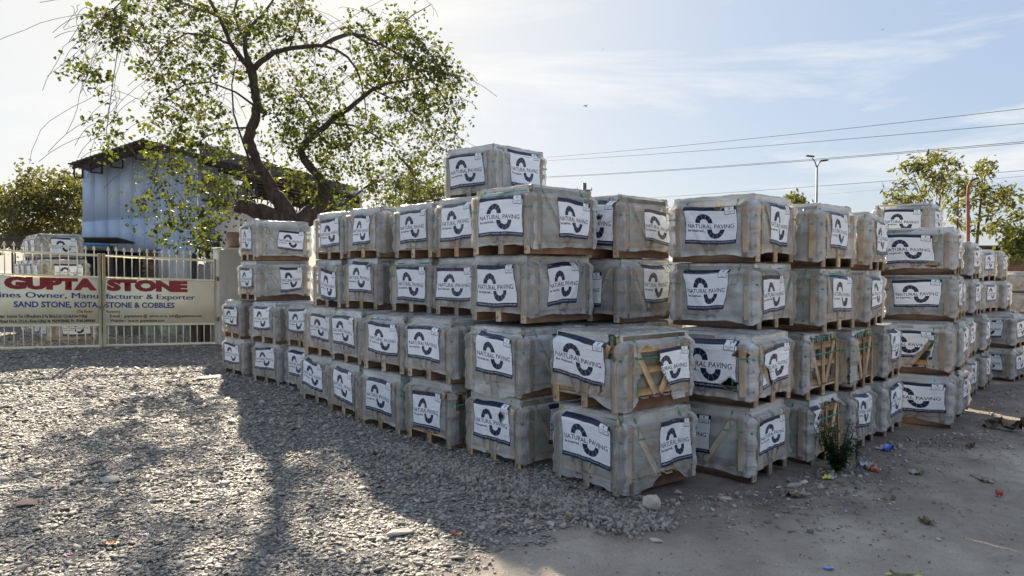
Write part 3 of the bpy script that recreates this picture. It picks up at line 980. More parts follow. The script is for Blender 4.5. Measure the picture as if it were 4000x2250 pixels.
# ---------------------------------------------------------------- ground sheet
def axis(pts):
    out = []
    for a, b_, st in pts: out += list(np.arange(a, b_, st))
    return np.array(out + [pts[-1][1]])
xs = axis([(-500, -100, 50), (-100, -30, 8), (-30, -9, 1), (-9, 9, .11), (9, 30, .6), (30, 100, 8), (100, 500, 50)])
ys = axis([(-30, 2, 2), (2, 18, .11), (18, 40, .6), (40, 100, 6), (100, 900, 50)])
X, Y = np.meshgrid(xs, ys)
def pdist(x, y, P):
    d = np.full(np.shape(x), 1e9)
    for (x0, y0), (x1, y1) in zip(P[:-1], P[1:]):
        dx, dy = x1 - x0, y1 - y0
        t_ = np.clip(((x - x0) * dx + (y - y0) * dy) / (dx * dx + dy * dy), 0, 1)
        d = np.minimum(d, np.hypot(x - x0 - t_ * dx, y - y0 - t_ * dy))
    return d
ROWR = [(1.0, 6.3), (2.3, 6.9), (3.3, 7.8), (4.9, 9.4), (6.2, 10.1), (9.3, 14.1), (12, 16)]
def stony(x, y):
    """1 in the stony yard on the left, 0 on the dusty track"""
    bx = np.interp(y, [3, 4.4, 4.9, 5.4, 5.9, 6.3, 7.0], [-.9, -.62, -.30, .15, .85, 1.25, 1.6])
    bx = bx + .22 * snoise(x, y, 41, 3, .9)
    return np.clip((bx - x) / .55 + .5, 0, 1)
Z = ground(X, Y) + .010 * snoise(X, Y, 77, 3, 4.0) * np.clip((16 - Y) / 8, 0, 1)
# shallow wheel ruts along the track
rut = np.exp(-((pdist(X, Y, [(2.2, 2.0), (4.6, 5.8), (8, 10.2), (13, 15)])) / .22) ** 2) + np.exp(-((pdist(X, Y, [(3.9, 2.0), (6.3, 5.2), (10, 9.5), (15, 14)])) / .22) ** 2)
Z = Z - .022 * rut * (1 + .4 * snoise(X, Y, 8, 2, .8))
V = np.stack([X, Y, Z], -1).reshape(-1, 3)
ny, nx = X.shape
ii = np.arange((ny - 1) * nx).reshape(ny - 1, nx)[:, :-1].ravel()
gme = fast_mesh('ground', V, np.stack([ii, ii + 1, ii + nx + 1, ii + nx], 1))
setattr_v(gme, 'stony', stony(X, Y).ravel())
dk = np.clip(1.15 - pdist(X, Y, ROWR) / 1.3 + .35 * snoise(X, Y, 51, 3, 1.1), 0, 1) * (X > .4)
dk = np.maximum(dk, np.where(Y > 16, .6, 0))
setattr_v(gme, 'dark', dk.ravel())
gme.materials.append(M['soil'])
gme.polygons.foreach_set('use_smooth', np.ones(len(gme.polygons), bool))
tag(link('ground', gme), kind='structure')

# ---------------------------------------------------------------- loose stone
def chip_templates(n, flat, seed):
    g = np.random.default_rng(seed); T_ = []
    for _ in range(n):
        k = int(g.integers(5, 8))
        an = np.sort(g.uniform(0, 2 * math.pi, k) * .35 + np.arange(k) * 2 * math.pi / k)
        rr = g.uniform(.65, 1.15, k)
        el = g.uniform(.6, .95)
        x = np.cos(an) * rr; y = np.sin(an) * rr * el
        th = g.uniform(*flat)
        bot = np.stack([x * .8, y * .8, np.full(k, -th * .5)], 1)
        mid = np.stack([x, y, np.full(k, 0) + g.uniform(-.15, .15, k) * th], 1)
        top = np.stack([x * .80, y * .80, th * .5 + g.uniform(-.14, .14, k) * th], 1)
        v = np.concatenate([bot, mid, top])
        f = []
        for i in range(k):
            i2 = (i + 1) % k
            f += [(i, i2, k + i2), (i, k + i2, k + i), (k + i, k + i2, 2 * k + i2), (k + i, 2 * k + i2, 2 * k + i)]
        for i in range(1, k - 1): f.append((2 * k, 2 * k + i, 2 * k + i + 1))
        T_.append((v, np.array(f)))
    return T_
def scatter(name, T_, x, y, size, seed, tilt=.22, lift=.35, mats=None, zoff=0):
    g = np.random.default_rng(seed); n = len(x)
    which = g.integers(0, len(T_), n)
    z = ground(x, y) + size * g.uniform(0, lift, n) + zoff
    yaw = g.uniform(0, 6.283, n); tx = g.normal(0, tilt, n); ty = g.normal(0, tilt, n)
    VV, FF, off = [], [], 0
    for k, (v, f) in enumerate(T_):
        m_ = np.where(which == k)[0]
        if not len(m_): continue
        c_, s_ = np.cos(yaw[m_])[:, None], np.sin(yaw[m_])[:, None]
        sz = size[m_][:, None]
        vx, vy, vz = v[:, 0][None] * sz, v[:, 1][None] * sz, v[:, 2][None] * sz
        x1 = vx * c_ - vy * s_; y1 = vx * s_ + vy * c_
        z1 = vz + x1 * tx[m_][:, None] + y1 * ty[m_][:, None]
        P = np.stack([x1 + x[m_][:, None], y1 + y[m_][:, None], z1 + z[m_][:, None]], -1)
        VV.append(P.reshape(-1, 3))
        FF.append((f[None] + (np.arange(len(m_)) * len(v))[:, None, None] + off).reshape(-1, 3))
        off += len(m_) * len(v)
    me = fast_mesh(name, np.concatenate(VV), np.concatenate(FF))
    me.materials.append(mats or M['chip'])
    return me
TF = chip_templates(26, (.20, .42), 1); TR = chip_templates(20, (.7, 1.1), 2)
g = np.random.default_rng(5)
def sample(n, y0, y1, powr=1.0):
    y = y0 + (y1 - y0) * g.random(n) ** powr
    x = (g.random(n) * 2 - 1) * (y * .72 + .3)
    return x, y
def inpile(x, y):
    """inside the footprint of the front rows"""
    bd = np.interp(y, [5.9, 6.4, 7.3, 8.8, 10.5, 12.5, 14.2], [9, .95, .15, -1.2, -2.5, -3.9, -5.0])
    return (x > bd + .35) & (y > 6.4) & (y < 14.5)
xx, yy, ss = [], [], []
for n, y0, y1, s0, s1 in ((36000, 4.2, 6.6, .010, .026), (38000, 6.4, 9.6, .013, .029), (28000, 9.4, 13.6, .018, .036), (17000, 13.4, 20.5, .026, .046)):
    x, y = sample(n, y0, y1)
    p = stony(x, y) ** 1.3
    k = (g.random(n) < p) & ~inpile(x, y) & (x < 2)
    x, y = x[k], y[k]
    s = g.uniform(s0, s1, len(x)) * np.where(g.random(len(x)) < .035, 2.0, 1)
    xx.append(x); yy.append(y); ss.append(s)
x, y, s = map(np.concatenate, (xx, yy, ss))
me = scatter('gravel', TF, x, y, s, 21)
tag(link('gravel', me), 'flat grey broken stone chippings spread over the yard before the gate', 'gravel', kind='stuff')
# rounder road stone banked along the foot of the near stacks
n = 5200
t_ = g.random(n); bx = np.interp(t_, [0, .25, .5, .8, 1], [-1.35, -.55, .25, .95, 1.25]); by = np.interp(t_, [0, .25, .5, .8, 1], [8.3, 7.45, 6.75, 6.05, 6.0])
d = g.normal(0, .16, n)
x = bx - .60 * np.abs(d) * 1.2 + g.normal(0, .06, n); y = by - .72 * np.abs(d) * 1.2 + g.normal(0, .06, n) - .10
s = g.uniform(.014, .034, n)
me = scatter('road_stone', TR, x, y, s, 23, .5, .9)
tag(link('road_stone', me), 'rounder grey road stone banked against the foot of the near crates', 'gravel', kind='stuff')
# thin scatter of pebbles and crumbs on the track
n = 16000
x, y = sample(n, 4.1, 12); k = (stony(x, y) < .9) & (x > -1.6) & ~((y > 6 + np.maximum(0, (x - 1) * .95)))
x, y = x[k], y[k]
s = .0028 + .013 * g.random(len(x)) ** 7
me = scatter('track_pebbles', TR, x, y, s, 29, .3, .3)
tag(link('track_pebbles', me), 'small loose pebbles strewn over the dusty track', 'pebbles', kind='stuff')

# ---------------------------------------------------------------- the pile of crates
TAB = [
('F1',1,'S',-4.94,13.426,-.023,45.2,.719),('F1',2,'S',-4.994,13.415,.696,41.2,.712),('F2',1,'S',-3.985,12.484,-.013,48.5,.718),('F2',2,'S',-4.042,12.475,.705,47.2,.716),
('F3',1,'S',-3.25,11.739,-.015,42.5,.719),('F3',2,'S',-3.235,11.728,.704,41.5,.715),('F4',1,'S',-2.601,10.519,-.008,44.5,.716),('F4',2,'S',-2.561,10.516,.708,43.9,.719),
('F5',1,'S',-2.023,9.597,-.003,39.8,.724),('F5',2,'S',-1.994,9.648,.721,40.5,.714),('F6',1,'S',-1.338,8.73,-.006,44.3,.727),('F6',2,'S',-1.29,8.76,.721,45.1,.708),
('F7',1,'S',-.66,7.99,.002,42.4,.729),('F7',2,'S',-.665,7.97,.731,41,.71),('F8',1,'S',.10,7.25,-.026,42.0,.715),('F8',2,'S',.11,7.29,.689,43.5,.708),
('G1',1,'S',.945,6.318,-.003,37.7,.723),('G1',2,'S',.947,6.365,.719,39.2,.711),('R1',1,'L',2.306,6.966,-.072,48.3,.733),('R1',2,'L',2.303,6.916,.661,47,.708),
('R2',1,'L',3.212,7.789,-.14,46.7,.719),('R2',2,'L',3.17,7.847,.578,44.1,.715),('R3',1,'L',4.0,8.516,-.165,49.4,.713),('R3',2,'L',4.029,8.574,.548,50,.723),
('R4',1,'L',4.823,9.404,-.186,49.7,.719),('R4',2,'L',4.848,9.432,.533,51.8,.72),('R5',1,'L',6.131,10.12,-.229,55.8,.724),('R5',2,'L',6.159,10.206,.495,55.6,.718),
('R6',1,'L',6.86,11.108,-.278,51.6,.717),('R6',2,'L',6.879,11.149,.439,52.9,.721),('R7',1,'L',8.138,12.943,-.336,50.5,.712),('R7',2,'L',8.12,12.969,.376,50.6,.724),
('R8',1,'L',9.21,14.191,-.361,50.5,.718),('R8',2,'L',9.211,14.199,.357,51.7,.723),('R9',1,'L',10.789,15.66,-.433,42,.716),('R9',2,'L',10.799,15.655,.283,42,.724),
('A',3,'S',-4.576,13.042,1.429,39.2,.728),('A',4,'S',-4.594,13.029,2.157,35.8,.722),('B',3,'S',-2.515,10.727,1.425,41.6,.718),('B',4,'S',-2.479,10.744,2.143,42,.719),
('C',3,'S',-1.842,10.009,1.435,42.7,.721),('C',4,'S',-1.807,10.033,2.156,43.6,.715),('D',3,'S',-1.026,9.325,1.429,44.6,.714),('D',4,'S',-1.014,9.306,2.143,42.1,.721),
('E',3,'S',-.391,8.465,1.430,40.2,.713),('E',4,'S',-.383,8.425,2.143,39.9,.723),('H',3,'S',.162,7.44,1.435,44.3,.716),('H',4,'S',.189,7.30,2.151,44.6,.712),
('I',3,'S',1.206,8.049,1.396,45.5,.723),('I',4,'S',1.196,8.057,2.119,45.1,.715),('J',3,'L',2.515,7.479,1.370,45.2,.700),('J',4,'L',2.498,7.486,2.070,44.5,.718),
('K',3,'L',3.422,8.029,1.301,43.6,.715),('K',4,'L',3.399,8.029,2.016,43.1,.722),('P',3,'L',4.404,9.006,1.273,52.4,.719),('P',4,'L',4.415,8.991,1.992,53,.719),
('M',3,'L',6.60,10.85,1.203,53.5,.715),('M',4,'L',6.60,10.87,1.918,53.5,.717),('M',5,'L',7.82,13.6,2.52,50,.72),
('Q',3,'L',7.45,12.2,1.16,51,.715),
('N1',3,'L',8.924,14.111,1.088,49.6,.718),('N1',4,'L',8.906,14.144,1.806,49.3,.72),('N2',3,'L',10.648,16.477,1.010,39.7,.718),('N2',4,'L',10.63,16.511,1.728,40.1,.718),
('N3',3,'L',11.753,17.375,1.0,50.3,.718),('N3',4,'L',11.703,17.461,1.718,50,.719),('T',5,'S',-.23,9.133,2.866,47.8,.716)]
LAB = {
('G1',1):'wrapped crate on the ground at the near corner, pale boulder at its foot',
('G1',2):'torn crate at the near corner, film ripped open over grey slabs, green straps and timber',
('F8',1):'wrapped ground crate just left of the near corner, round hole in its printed sheet',
('F8',2):'wrapped crate just left of the torn corner crate, second tier, baggy film along its hem',
('F7',1):'wrapped ground crate second left of the near corner, film slipped off its right shoulder',
('F7',2):'wrapped crate second left of the torn corner crate, second tier, sheet split low down',
('F6',1):'wrapped ground crate third left of the near corner, standing on chippings with a taut film',
('F6',2):'wrapped crate third left of the torn corner crate, second tier, horizontal creases below its sheet',
('F5',1):'narrow looking ground crate fourth left of the near corner, sheet slanting down to the right',
('F5',2):'wrapped crate fourth left of the torn corner crate, second tier, crumpled right edge',
('F4',1):'wrapped ground crate fourth from the gate end, bulging film overlapping the crate on its left',
('F4',2):'wrapped crate fourth from the gate end in the low front row, on the second tier',
('F3',1):'half hidden ground crate third from the gate end, only its left strip of print showing',
('F3',2):'half hidden crate third from the gate end, second tier of the low front row',
('F2',1):'wrapped ground crate second from the gate end, in the front row on the chippings',
('F2',2):'wrapped crate second from the gate end, second tier, film loose over its right side',
('F1',1):'wrapped ground crate at the gate end of the front row, beside the white pillar',
('F1',2):'wrapped crate at the gate end of the front row, second tier, beside the white pillar',
('R1',1):'ground crate just right of the near corner, timber brace showing on its shaded side',
('R1',2):'wrapped crate right of the torn corner crate, second tier, holes torn in both printed sheets',
('R2',1):'bare fronted ground crate with green weed before it, timber bracing and green straps exposed',
('R2',2):'bare fronted crate with V shaped timber bracing, second tier, left of its bare twin',
('R3',1):'wrapped ground crate beside the weed, print slanting on its sunless right face',
('R3',2):'bare fronted crate with V shaped bracing, second tier, right of its bare twin',
('R4',1):'wrapped ground crate fourth right of the near corner, blue packet lying at its foot',
('R4',2):'wrapped crate fourth right of the near corner, second tier, dark hole in it',
('R5',1):'wide faced ground crate on the right side, whole print facing the track',
('R5',2):'wide faced crate on the right side, second tier, long tear across its print',
('R6',1):'narrow ground crate just right of the wide faced ground crate, beside litter',
('R6',2):'narrow crate just right of the torn wide faced crate, second tier',
('R7',1):'narrow ground crate second right of the wide faced ground crate',
('R7',2):'narrow crate second right of the torn wide faced crate, second tier, paper like film',
('R8',1):'narrow ground crate third right of the wide faced ground crate',
('R8',2):'narrow crate third right of the torn wide faced crate, second tier',
('R9',1):'dark sided ground crate at the far right end of the lower tiers',
('R9',2):'dark sided crate at the far right end, second tier',
('A',3):'wrapped crate at the gate end, third tier, brace showing through its wide side',
('A',4):'wrapped crate at the gate end under the tree, topmost beside the brown box',
('B',3):'wrapped crate second from the gate end in the third tier, folded sheet under loose film',
('B',4):'crate second from the gate end in the top tier, right of the gap',
('C',3):'wrapped crate third from the gate end in the third tier, small hole in print',
('C',4):'wrapped crate third from the gate end in the top tier, folded sheet corner',
('D',3):'wrapped crate fourth from the gate end in the third tier, full square print',
('D',4):'wrapped crate fourth from the gate end in the top tier, sheet tilted',
('E',3):'wrapped crate in the third tier, immediately left of the central stack',
('E',4):'wrapped crate in the fourth tier directly under the left part of the topmost crate',
('H',3):'central wrapped crate in the third tier, straight above the gap left of the near corner',
('H',4):'central wrapped crate in the fourth tier, directly before the topmost crate',
('I',3):'crate set back in the third tier, between the central stack and the broad one',
('I',4):'wrapped crate set back in the fourth tier, long sagging print on its right face',
('J',3):'broad wrapped crate in the third tier right of the centre, funnel shaped print',
('J',4):'broad wrapped crate on the top tier right of the centre, with a ragged lid',
('K',3):'wrapped crate in the third tier, immediately right of the broad funnel print crate',
('K',4):'wrapped crate on the fourth tier, immediately right of the broad one with the ragged lid',
('P',3):'narrow wrapped crate in the third tier, immediately left of the wide flat faced one',
('P',4):'narrow wrapped crate in the fourth tier, immediately left of the wide flat faced one',
('M',3):'wide flat faced crate in the third tier on the right, print hanging square',
('M',4):'wide flat faced crate in the fourth tier, oval hole at its lower right',
('M',5):'single top crate on the right of the pile, standing before the tall thin trees',
('Q',3):'sliver of a crate in the third tier, tucked behind the wide flat faced one',
('N1',3):'small distant wrapped crate in the third tier, first beyond the wide flat faced one',
('N1',4):'small distant wrapped crate in the fourth tier, first beyond the wide flat faced one',
('N2',3):'small distant wrapped crate in the third tier, second beyond the wide flat faced one',
('N2',4):'small distant wrapped crate in the fourth tier, second beyond the wide flat faced one',
('N3',3):'small distant wrapped crate in the third tier, third beyond the wide flat faced one',
('N3',4):'small distant wrapped crate in the fourth tier, third beyond the wide flat faced one',
('T',5):'topmost wrapped crate of the whole pile, standing alone against the sky',
}
SPEC = {
('G1',1): dict(l=(.17,.86,.24,.62), lk=dict(skew=-.045, pinch=0), r=(.48,.90,.20,.60), rk=dict(skew=0.0,pinch=-.04), hems=dict(l=[(0,.05),(.1,.03),(.5,.06),(.8,.04),(1,.03)], r=[(0,.02),(.25,.0),(.42,.05),(.55,.20),(.62,.22),(.75,.10),(.85,.02),(1,.03)])),
('G1',2): dict(l=(.08,.80,.26,.665), lk=dict(skew=-.05,pinch=0), r=(.42,.90,.19,.56), rk=dict(skew=0,pinch=0), fine=True,
   holes=[('l',[(.82,.495),(.80,.70),(1.03,.70),(1.03,.50),(.93,.47)]), ('r',[(.20,-.1),(.19,.22),(.25,.43),(.16,.50),(.30,.585),(.47,.575),(.50,.42),(.60,.24),(.66,.16),(.66,-.1)]), ('l',[(.72,.16),(.75,.25),(.78,.24),(.76,.14)])],
   hems=dict(l=[(0,.17),(.2,.175),(.4,.17),(.6,.12),(.85,.03),(1,.01)], r=[(0,.01),(.1,.0),(.2,.05),(.3,.2),(.6,.2),(.7,.05),(1,.08)])),
('F8',1): dict(l=(.17,.80,.22,.63), lk=dict(skew=-.02,pinch=-.04), holes=[('l',[(.60,.50),(.655,.57),(.71,.52),(.66,.445)])], r=(.36,.90,.22,.60)),
('F8',2): dict(l=(.22,.84,.20,.62), lk=dict(skew=-.06,pinch=0), r=(.42,.92,.20,.63), hems=dict(l=[(0,.02),(.3,-.02),(.6,-.03),(1,.04)])),
('F7',1): dict(l=(.20,.80,.16,.58), lk=dict(skew=-.03,pinch=.06), holes=[('r',[(-.02,.44),(-.02,.615),(.5,.63),(.36,.46)]),('l',[(.90,.55),(.88,.63),(1.02,.63),(1.02,.52)])], r=None, hems=dict(l=[(0,.06),(.3,.20),(.5,.21),(.8,.12),(1,.02)])),
('F7',2): dict(l=(.08,.76,.22,.60), lk=dict(skew=.0,pinch=0), r=(.4,.9,.2,.6)),
('F6',1): dict(l=(.20,.80,.20,.62), lk=dict(skew=-.02,pinch=.03)),
('F6',2): dict(l=(.18,.84,.22,.62), lk=dict(skew=-.02,pinch=0)),
('F5',1): dict(l=(.22,.80,.20,.62), lk=dict(skew=-.06)), ('F5',2): dict(l=(.12,.80,.22,.63), lk=dict(skew=-.05)),
('F4',1): dict(l=(.10,.72,.22,.64), lk=dict(skew=-.06)), ('F4',2): dict(l=(.25,.88,.24,.61)),
('R1',1): dict(l=(.02,.60,.20,.58), r=(.17,.86,.24,.56), rk=dict(skew=-.01,pinch=0)),
('R1',2): dict(l=(.20,.83,.17,.64), lk=dict(skew=-.02,pinch=0), r=(.20,.86,.20,.58), rk=dict(skew=.02,pinch=0), holes=[('r',[(.12,.40),(.20,.44),(.34,.36),(.46,.18),(.44,.13),(.30,.24),(.2,.32)]),('l',[(.66,.22),(.74,.29),(.84,.24),(.86,.18),(.76,.17)]),('l',[(.80,.52),(.84,.57),(.96,.53),(.92,.47)])]),
('R2',1): dict(l=None, r=(.02,.62,.30,.64), holes=[('r',[(.20,-.1),(.17,.30),(.22,.55),(.30,.64),(.75,.66),(.98,.56),(1.03,.4),(1.03,-.1)])]),
('R2',2): dict(l=None, r=None, holes=[('r',[(.16,-.1),(.10,.25),(.20,.45),(.14,.60),(.26,.68),(.90,.68),(1.03,.60),(1.03,-.1)])]),
('R3',2): dict(l=None, r=None, holes=[('r',[(.10,-.1),(.08,.22),(-.03,.35),(.10,.5),(.08,.64),(.3,.68),(.92,.68),(1.03,.55),(1.03,-.1)]),('l',[(.93,.1),(.92,.4),(1.03,.45),(1.03,.05)])]),
('R3',1): dict(l=None, r=(.18,.80,.24,.66), rk=dict(skew=-.03,pinch=.05)),
('R4',1): dict(l=None, r=(.30,.92,.22,.62)), ('R4',2): dict(l=None, r=(.25,.90,.24,.64), holes=[('r',[(.08,.14),(.12,.22),(.19,.18),(.16,.10)])]),
('R5',1): dict(l=(.14,.93,.20,.62), lk=dict(skew=0,pinch=0), r=None), ('R5',2): dict(l=(.10,.78,.22,.62), lk=dict(skew=0,pinch=0), r=None, holes=[('l',[(.52,.10),(.58,.28),(.66,.36),(.74,.50),(.80,.50),(.76,.36),(.72,.24),(.70,.10)])]),
('A',4): dict(l=(.15,.85,.16,.60), r=(.42,.86,.18,.53), rk=dict(skew=-.02,pinch=-.04)), ('A',3): dict(l=(.15,.85,.20,.58), r=(.42,.84,.16,.58), rk=dict(skew=0,pinch=.14)),
('B',3): dict(l=(.35,.85,.12,.56), lk=dict(skew=-.04,pinch=.08)), ('B',4): dict(l=(.25,.90,.20,.60), lk=dict(skew=0,pinch=0)),
('C',4): dict(l=(.24,.74,.18,.60), lk=dict(skew=.02,pinch=-.12)), ('C',3): dict(l=(.18,.82,.22,.66), lk=dict(skew=-.03,pinch=-.05), holes=[('l',[(.70,.60),(.76,.64),(.80,.60),(.75,.56)])]),
('D',4): dict(l=(.22,.86,.20,.64), lk=dict(skew=.035,pinch=0)), ('D',3): dict(l=(.20,.86,.16,.60), lk=dict(skew=0,pinch=0)),
('E',4): dict(l=(.16,.86,.20,.64), lk=dict(skew=.02,pinch=-.10)), ('E',3): dict(l=(.10,.86,.18,.58), lk=dict(skew=.015,pinch=0)),
('H',4): dict(l=(.16,.88,.18,.62), lk=dict(skew=.0,pinch=0), r=(.38,.86,.17,.58), rk=dict(skew=-.01,pinch=.08)),
('H',3): dict(l=(.14,.82,.17,.61), lk=dict(skew=.0,pinch=-.14), r=(.28,.74,.19,.63), rk=dict(skew=0,pinch=.02)),
('I',4): dict(l=(.25,.92,.14,.66), lk=dict(skew=0,pinch=.12), r=(.44,.97,.18,.55), rk=dict(skew=-.05), holes=[('l',[(.92,.56),(.90,.62),(.97,.64),(.98,.57)]),('l',[(.62,.44),(.66,.50),(.74,.48),(.70,.42)])]),
('I',3): dict(l=(.10,.70,.16,.54), lk=dict(skew=0,pinch=0), r=(.38,.90,.22,.64), rk=dict(skew=0,pinch=.18), hems=dict(r=[(0,.05),(1,.05)])),
('J',4): dict(l=(.20,.80,.20,.60), lk=dict(skew=.0,pinch=0), r=(.30,.80,.18,.63), rk=dict(skew=-.03,pinch=.16), holes=[('l',[(.55,.585),(.57,.63),(.64,.635),(.66,.59),(.60,.57)]),('r',[(.12,.50),(.14,.58),(.22,.56),(.2,.5)])]),
('J',3): dict(l=(.18,.72,.19,.63), lk=dict(skew=.0,pinch=.26), r=(.12,.66,.18,.58), rk=dict(skew=.03,pinch=-.02)),
('K',4): dict(l=(.08,.72,.18,.60), lk=dict(skew=0,pinch=.06), r=(.24,.72,.20,.62), rk=dict(skew=-.02,pinch=.06)), ('K',3): dict(l=(-.02,.56,.20,.62), r=(.26,.82,.20,.62), rk=dict(skew=.0,pinch=0)),
('P',4): dict(l=None, r=(.30,1.0,.20,.62), holes=[('r',[(.02,.58),(.05,.66),(.2,.60),(.16,.52)])]), ('P',3): dict(l=None, r=(.10,.82,.22,.62)),
('M',4): dict(l=(.06,.73,.17,.60), lk=dict(skew=0,pinch=-.03), r=(.3,.8,.2,.6), holes=[('l',[(.62,.135),(.68,.195),(.76,.20),(.82,.15),(.78,.10),(.68,.095)])]),
('M',3): dict(l=(.20,.82,.22,.63), lk=dict(skew=-.01,pinch=.10), r=(.3,.8,.2,.6)), ('M',5): dict(l=(.20,.82,.15,.60), lk=dict(skew=0,pinch=0)),
('T',5): dict(l=(.14,.82,.18,.62), lk=dict(skew=.02,pinch=0), r=(.30,.84,.20,.66), rk=dict(skew=-.01,pinch=.06)),
}
GRP = 'wrapped crates of paving stacked in the long pile'
for n_, (k, tier, tp, x, y, z, yaw, h) in enumerate(TAB):
    sp_ = dict(SPEC.get((k, tier), {}))
    if tier == 1: z = max(z, gz(x, y) - .02)
    crate(tp, x, y, z, yaw, h, 100 + n_ * 3, LAB[(k, tier)], GRP, sp_)
HID = 'wrapped crate added inside the pile to stop sun leaks, hidden behind the front stacks'
HGRP = 'hidden crates added to fill the pile and stop sun leaks'
n_ = 0  # unseen stacks added to make the pile solid and keep sunlight out
for tp, x, y, z0, yaw, tiers in (('S', 1.2, 8.06, -.05, 45, 2), ('S', .52, 9.2, 0, 45, 4), ('L', 7.8, 13.66, 1.10, 50, 2), ('S', 1.7, 9.5, -.05, 45, 3), ('S', -.75, 10.35, 0, 45, 3), ('L', 3.4, 9.6, -.1, 45, 3), ('L', 5.5, 11.0, -.2, 53, 4), ('L', 6.2, 12.2, -.25, 51, 4), ('L', 7.3, 14.3, -.3, 50, 4), ('L', 8.3, 15.2, -.35, 50, 4), ('L', 9.25, 16.0, -.4, 48, 4), ('L', 9.9, 17.5, -.4, 42, 4), ('L', 11.9, 17.2, -.45, 50, 2), ('L', 10.9, 18.3, -.45, 50, 4), ('L', 12.6, 18.6, -.45, 50, 3)):
    for t_ in range(tiers):
        crate(tp, x, y, z0 + t_ * H0, yaw, H0, 900 + n_, HID, HGRP, dict(l=None, r=None)); n_ += 1

# far crates at the right edge
crate('L', 19.3, 28.2, -.46, 45, .73, 610, 'far wrapped crate beyond the right end of the pile, at the bottom of its stack', 'distant crates at the right edge')
crate('L', 19.3, 28.2, .27, 45, .73, 611, 'far wrapped crate beyond the right end of the pile, middle of its stack', 'distant crates at the right edge')
crate('L', 19.3, 28.2, 1.0, 45, .73, 612, 'far wrapped crate beyond the right end of the pile, top of its stack', 'distant crates at the right edge')
for i_, (zz, tx_) in enumerate(((-.25, 'third down'), (.47, 'second down'), (1.19, 'upper one'))):
    crate('L', 17.45, 24.3, zz, 50, H0, 620 + i_, 'bluish open timber crate at the right edge of the view, ' + tx_, 'distant crates at the right edge', dict(l=None, r=None))

# ---------------------------------------------------------------- gate
GU = Vector((.749, .663, 0)).normalized(); GN = Vector((.663, -.749, 0)).normalized()   # along, towards viewer
G0 = Vector((-10.7, 15.27, 0))
def gp(s, hgt, o=0.0):
    p = G0 + GU * s + GN * o
    return Vector((p.x, p.y, .30 - .0407 * s + hgt))
GYAW = math.atan2(GU.y, GU.x)
def gate_leaf(s0, s1, name, label, lines):
    root = empty(name, gp(s0, 0)); inv = root.location.copy()
    L = lambda v: v - inv
    tag(root, label, 'gate', 'leaves of the double yard gate')
    def rail(h, w_=.05, t_=.05, nm='rail', a=s0, b2=s1):
        MB().beam(L(gp(a, h)), L(gp(b2, h)), t_, w_, bev=.004).obj(nm, M['cream_paint'], root)
    for s_ in (s0 + .025, s1 - .025):
        MB().beam(L(gp(s_, 0)), L(gp(s_, 2.12)), .055, .055, up=tuple(GN), bev=.005).obj('stile', M['cream_paint'], root)
    a, b2 = s0 + .05, s1 - .05
    rail(2.075, .055, a=a, b2=b2); rail(1.585, .045, a=a, b2=b2); rail(.505, .045, a=a, b2=b2); rail(.03, .055, a=a, b2=b2)
    n = 15
    for i in range(n):
        s_ = s0 + (s1 - s0) * (i + .75) / (n + .5)
        b_ = MB(); b_.tube([L(gp(s_, 1.605)), L(gp(s_, 2.20))], .0115, 6)
        p = b_.obj('picket', M['cream_paint'], root)
        # arrow head
        t0, t1, t2 = L(gp(s_ - .042, 2.195)), L(gp(s_ + .042, 2.195)), L(gp(s_, 2.29))
        o_ = GN * .004
        v = [t0 + o_, t1 + o_, t2 + o_, t0 - o_, t1 - o_, t2 - o_]
        MB().add([tuple(q) for q in v], [(0, 1, 2), (5, 4, 3), (0, 3, 4, 1), (1, 4, 5, 2), (2, 5, 3, 0)]).obj('spear_head', M['cream_paint'], root).parent = p
        s2 = s0 + (s1 - s0) * (i + .6) / (n + .5)
        MB().tube([L(gp(s2, .055)), L(gp(s2, .485))], .0115, 6).obj('picket', M['cream_paint'], root)
    # sheet-metal name board
    b_ = MB()
    q = [L(gp(a, .527)), L(gp(b2, .527)), L(gp(b2, 1.563)), L(gp(a, 1.563))]
    v = [p + GN * .012 for p in q] + [p + GN * .009 for p in q]
    b_.add([tuple(p) for p in v], [(0, 1, 2, 3), (7, 6, 5, 4), (0, 4, 5, 1), (1, 5, 6, 2), (2, 6, 7, 3), (3, 7, 4, 0)])
    board = b_.obj('name_board', M['cream_paint'], root)
    for (txt, sa, sb, base, cap, mt, bold) in lines:
        V, F = glyphs(txt, max(bold, 0))
        W_ = V[:, 0].max(); lt_ = MB()
        for q_, dx_ in enumerate((0,) if bold >= 0 else (-.006, 0, .006)):     # a brush stroke thickened sideways
            lt_.add([tuple(L(gp(sa + dx_ + vx / W_ * (sb - sa), .53 + base + vy / .73 * cap, .0145 + .0006 * q_))) for vx, vy in V], F)
        lt_.obj('lettering', M[mt], root).parent = board
    return root
def SX(x):
    r_ = (x - 2000) / 2857
    return (-10.7 - r_ * 15.27) / (r_ * .663 - .749)
gl = gate_leaf(-.70, SX(393), 'gate_leaf', 'left cream steel gate leaf with spear tops, lettered GUPTA in red', [
 ("M/S", -.52, -.02, .80, .14, 'blue_paint', .02),
 ('GUPTA', SX(14), SX(378), .775, .235, 'red_paint', .075),
 ('Mines Owner, Manu', -.20, SX(382), .575, .125, 'blue_paint', -1),
 ('SAND STONE, KOTA', SX(51), SX(381), .372, .125, 'blue_paint', .032),
 ('(The Paving', SX(298), SX(359), .252, .062, 'red_paint', .02),
 ('Near  Income Tax Office,Bohra Ji Ka Bara,CAD Circle,Kota-9 (Raj)', SX(-12), SX(338), .148, .064, 'black_paint', .030),
 ('Road No.6, I.P.I.A., Kota-5(Raj) M. 9829928460, Ph. 0744-2490060', SX(-2), SX(369), .042, .064, 'black_paint', .032)])
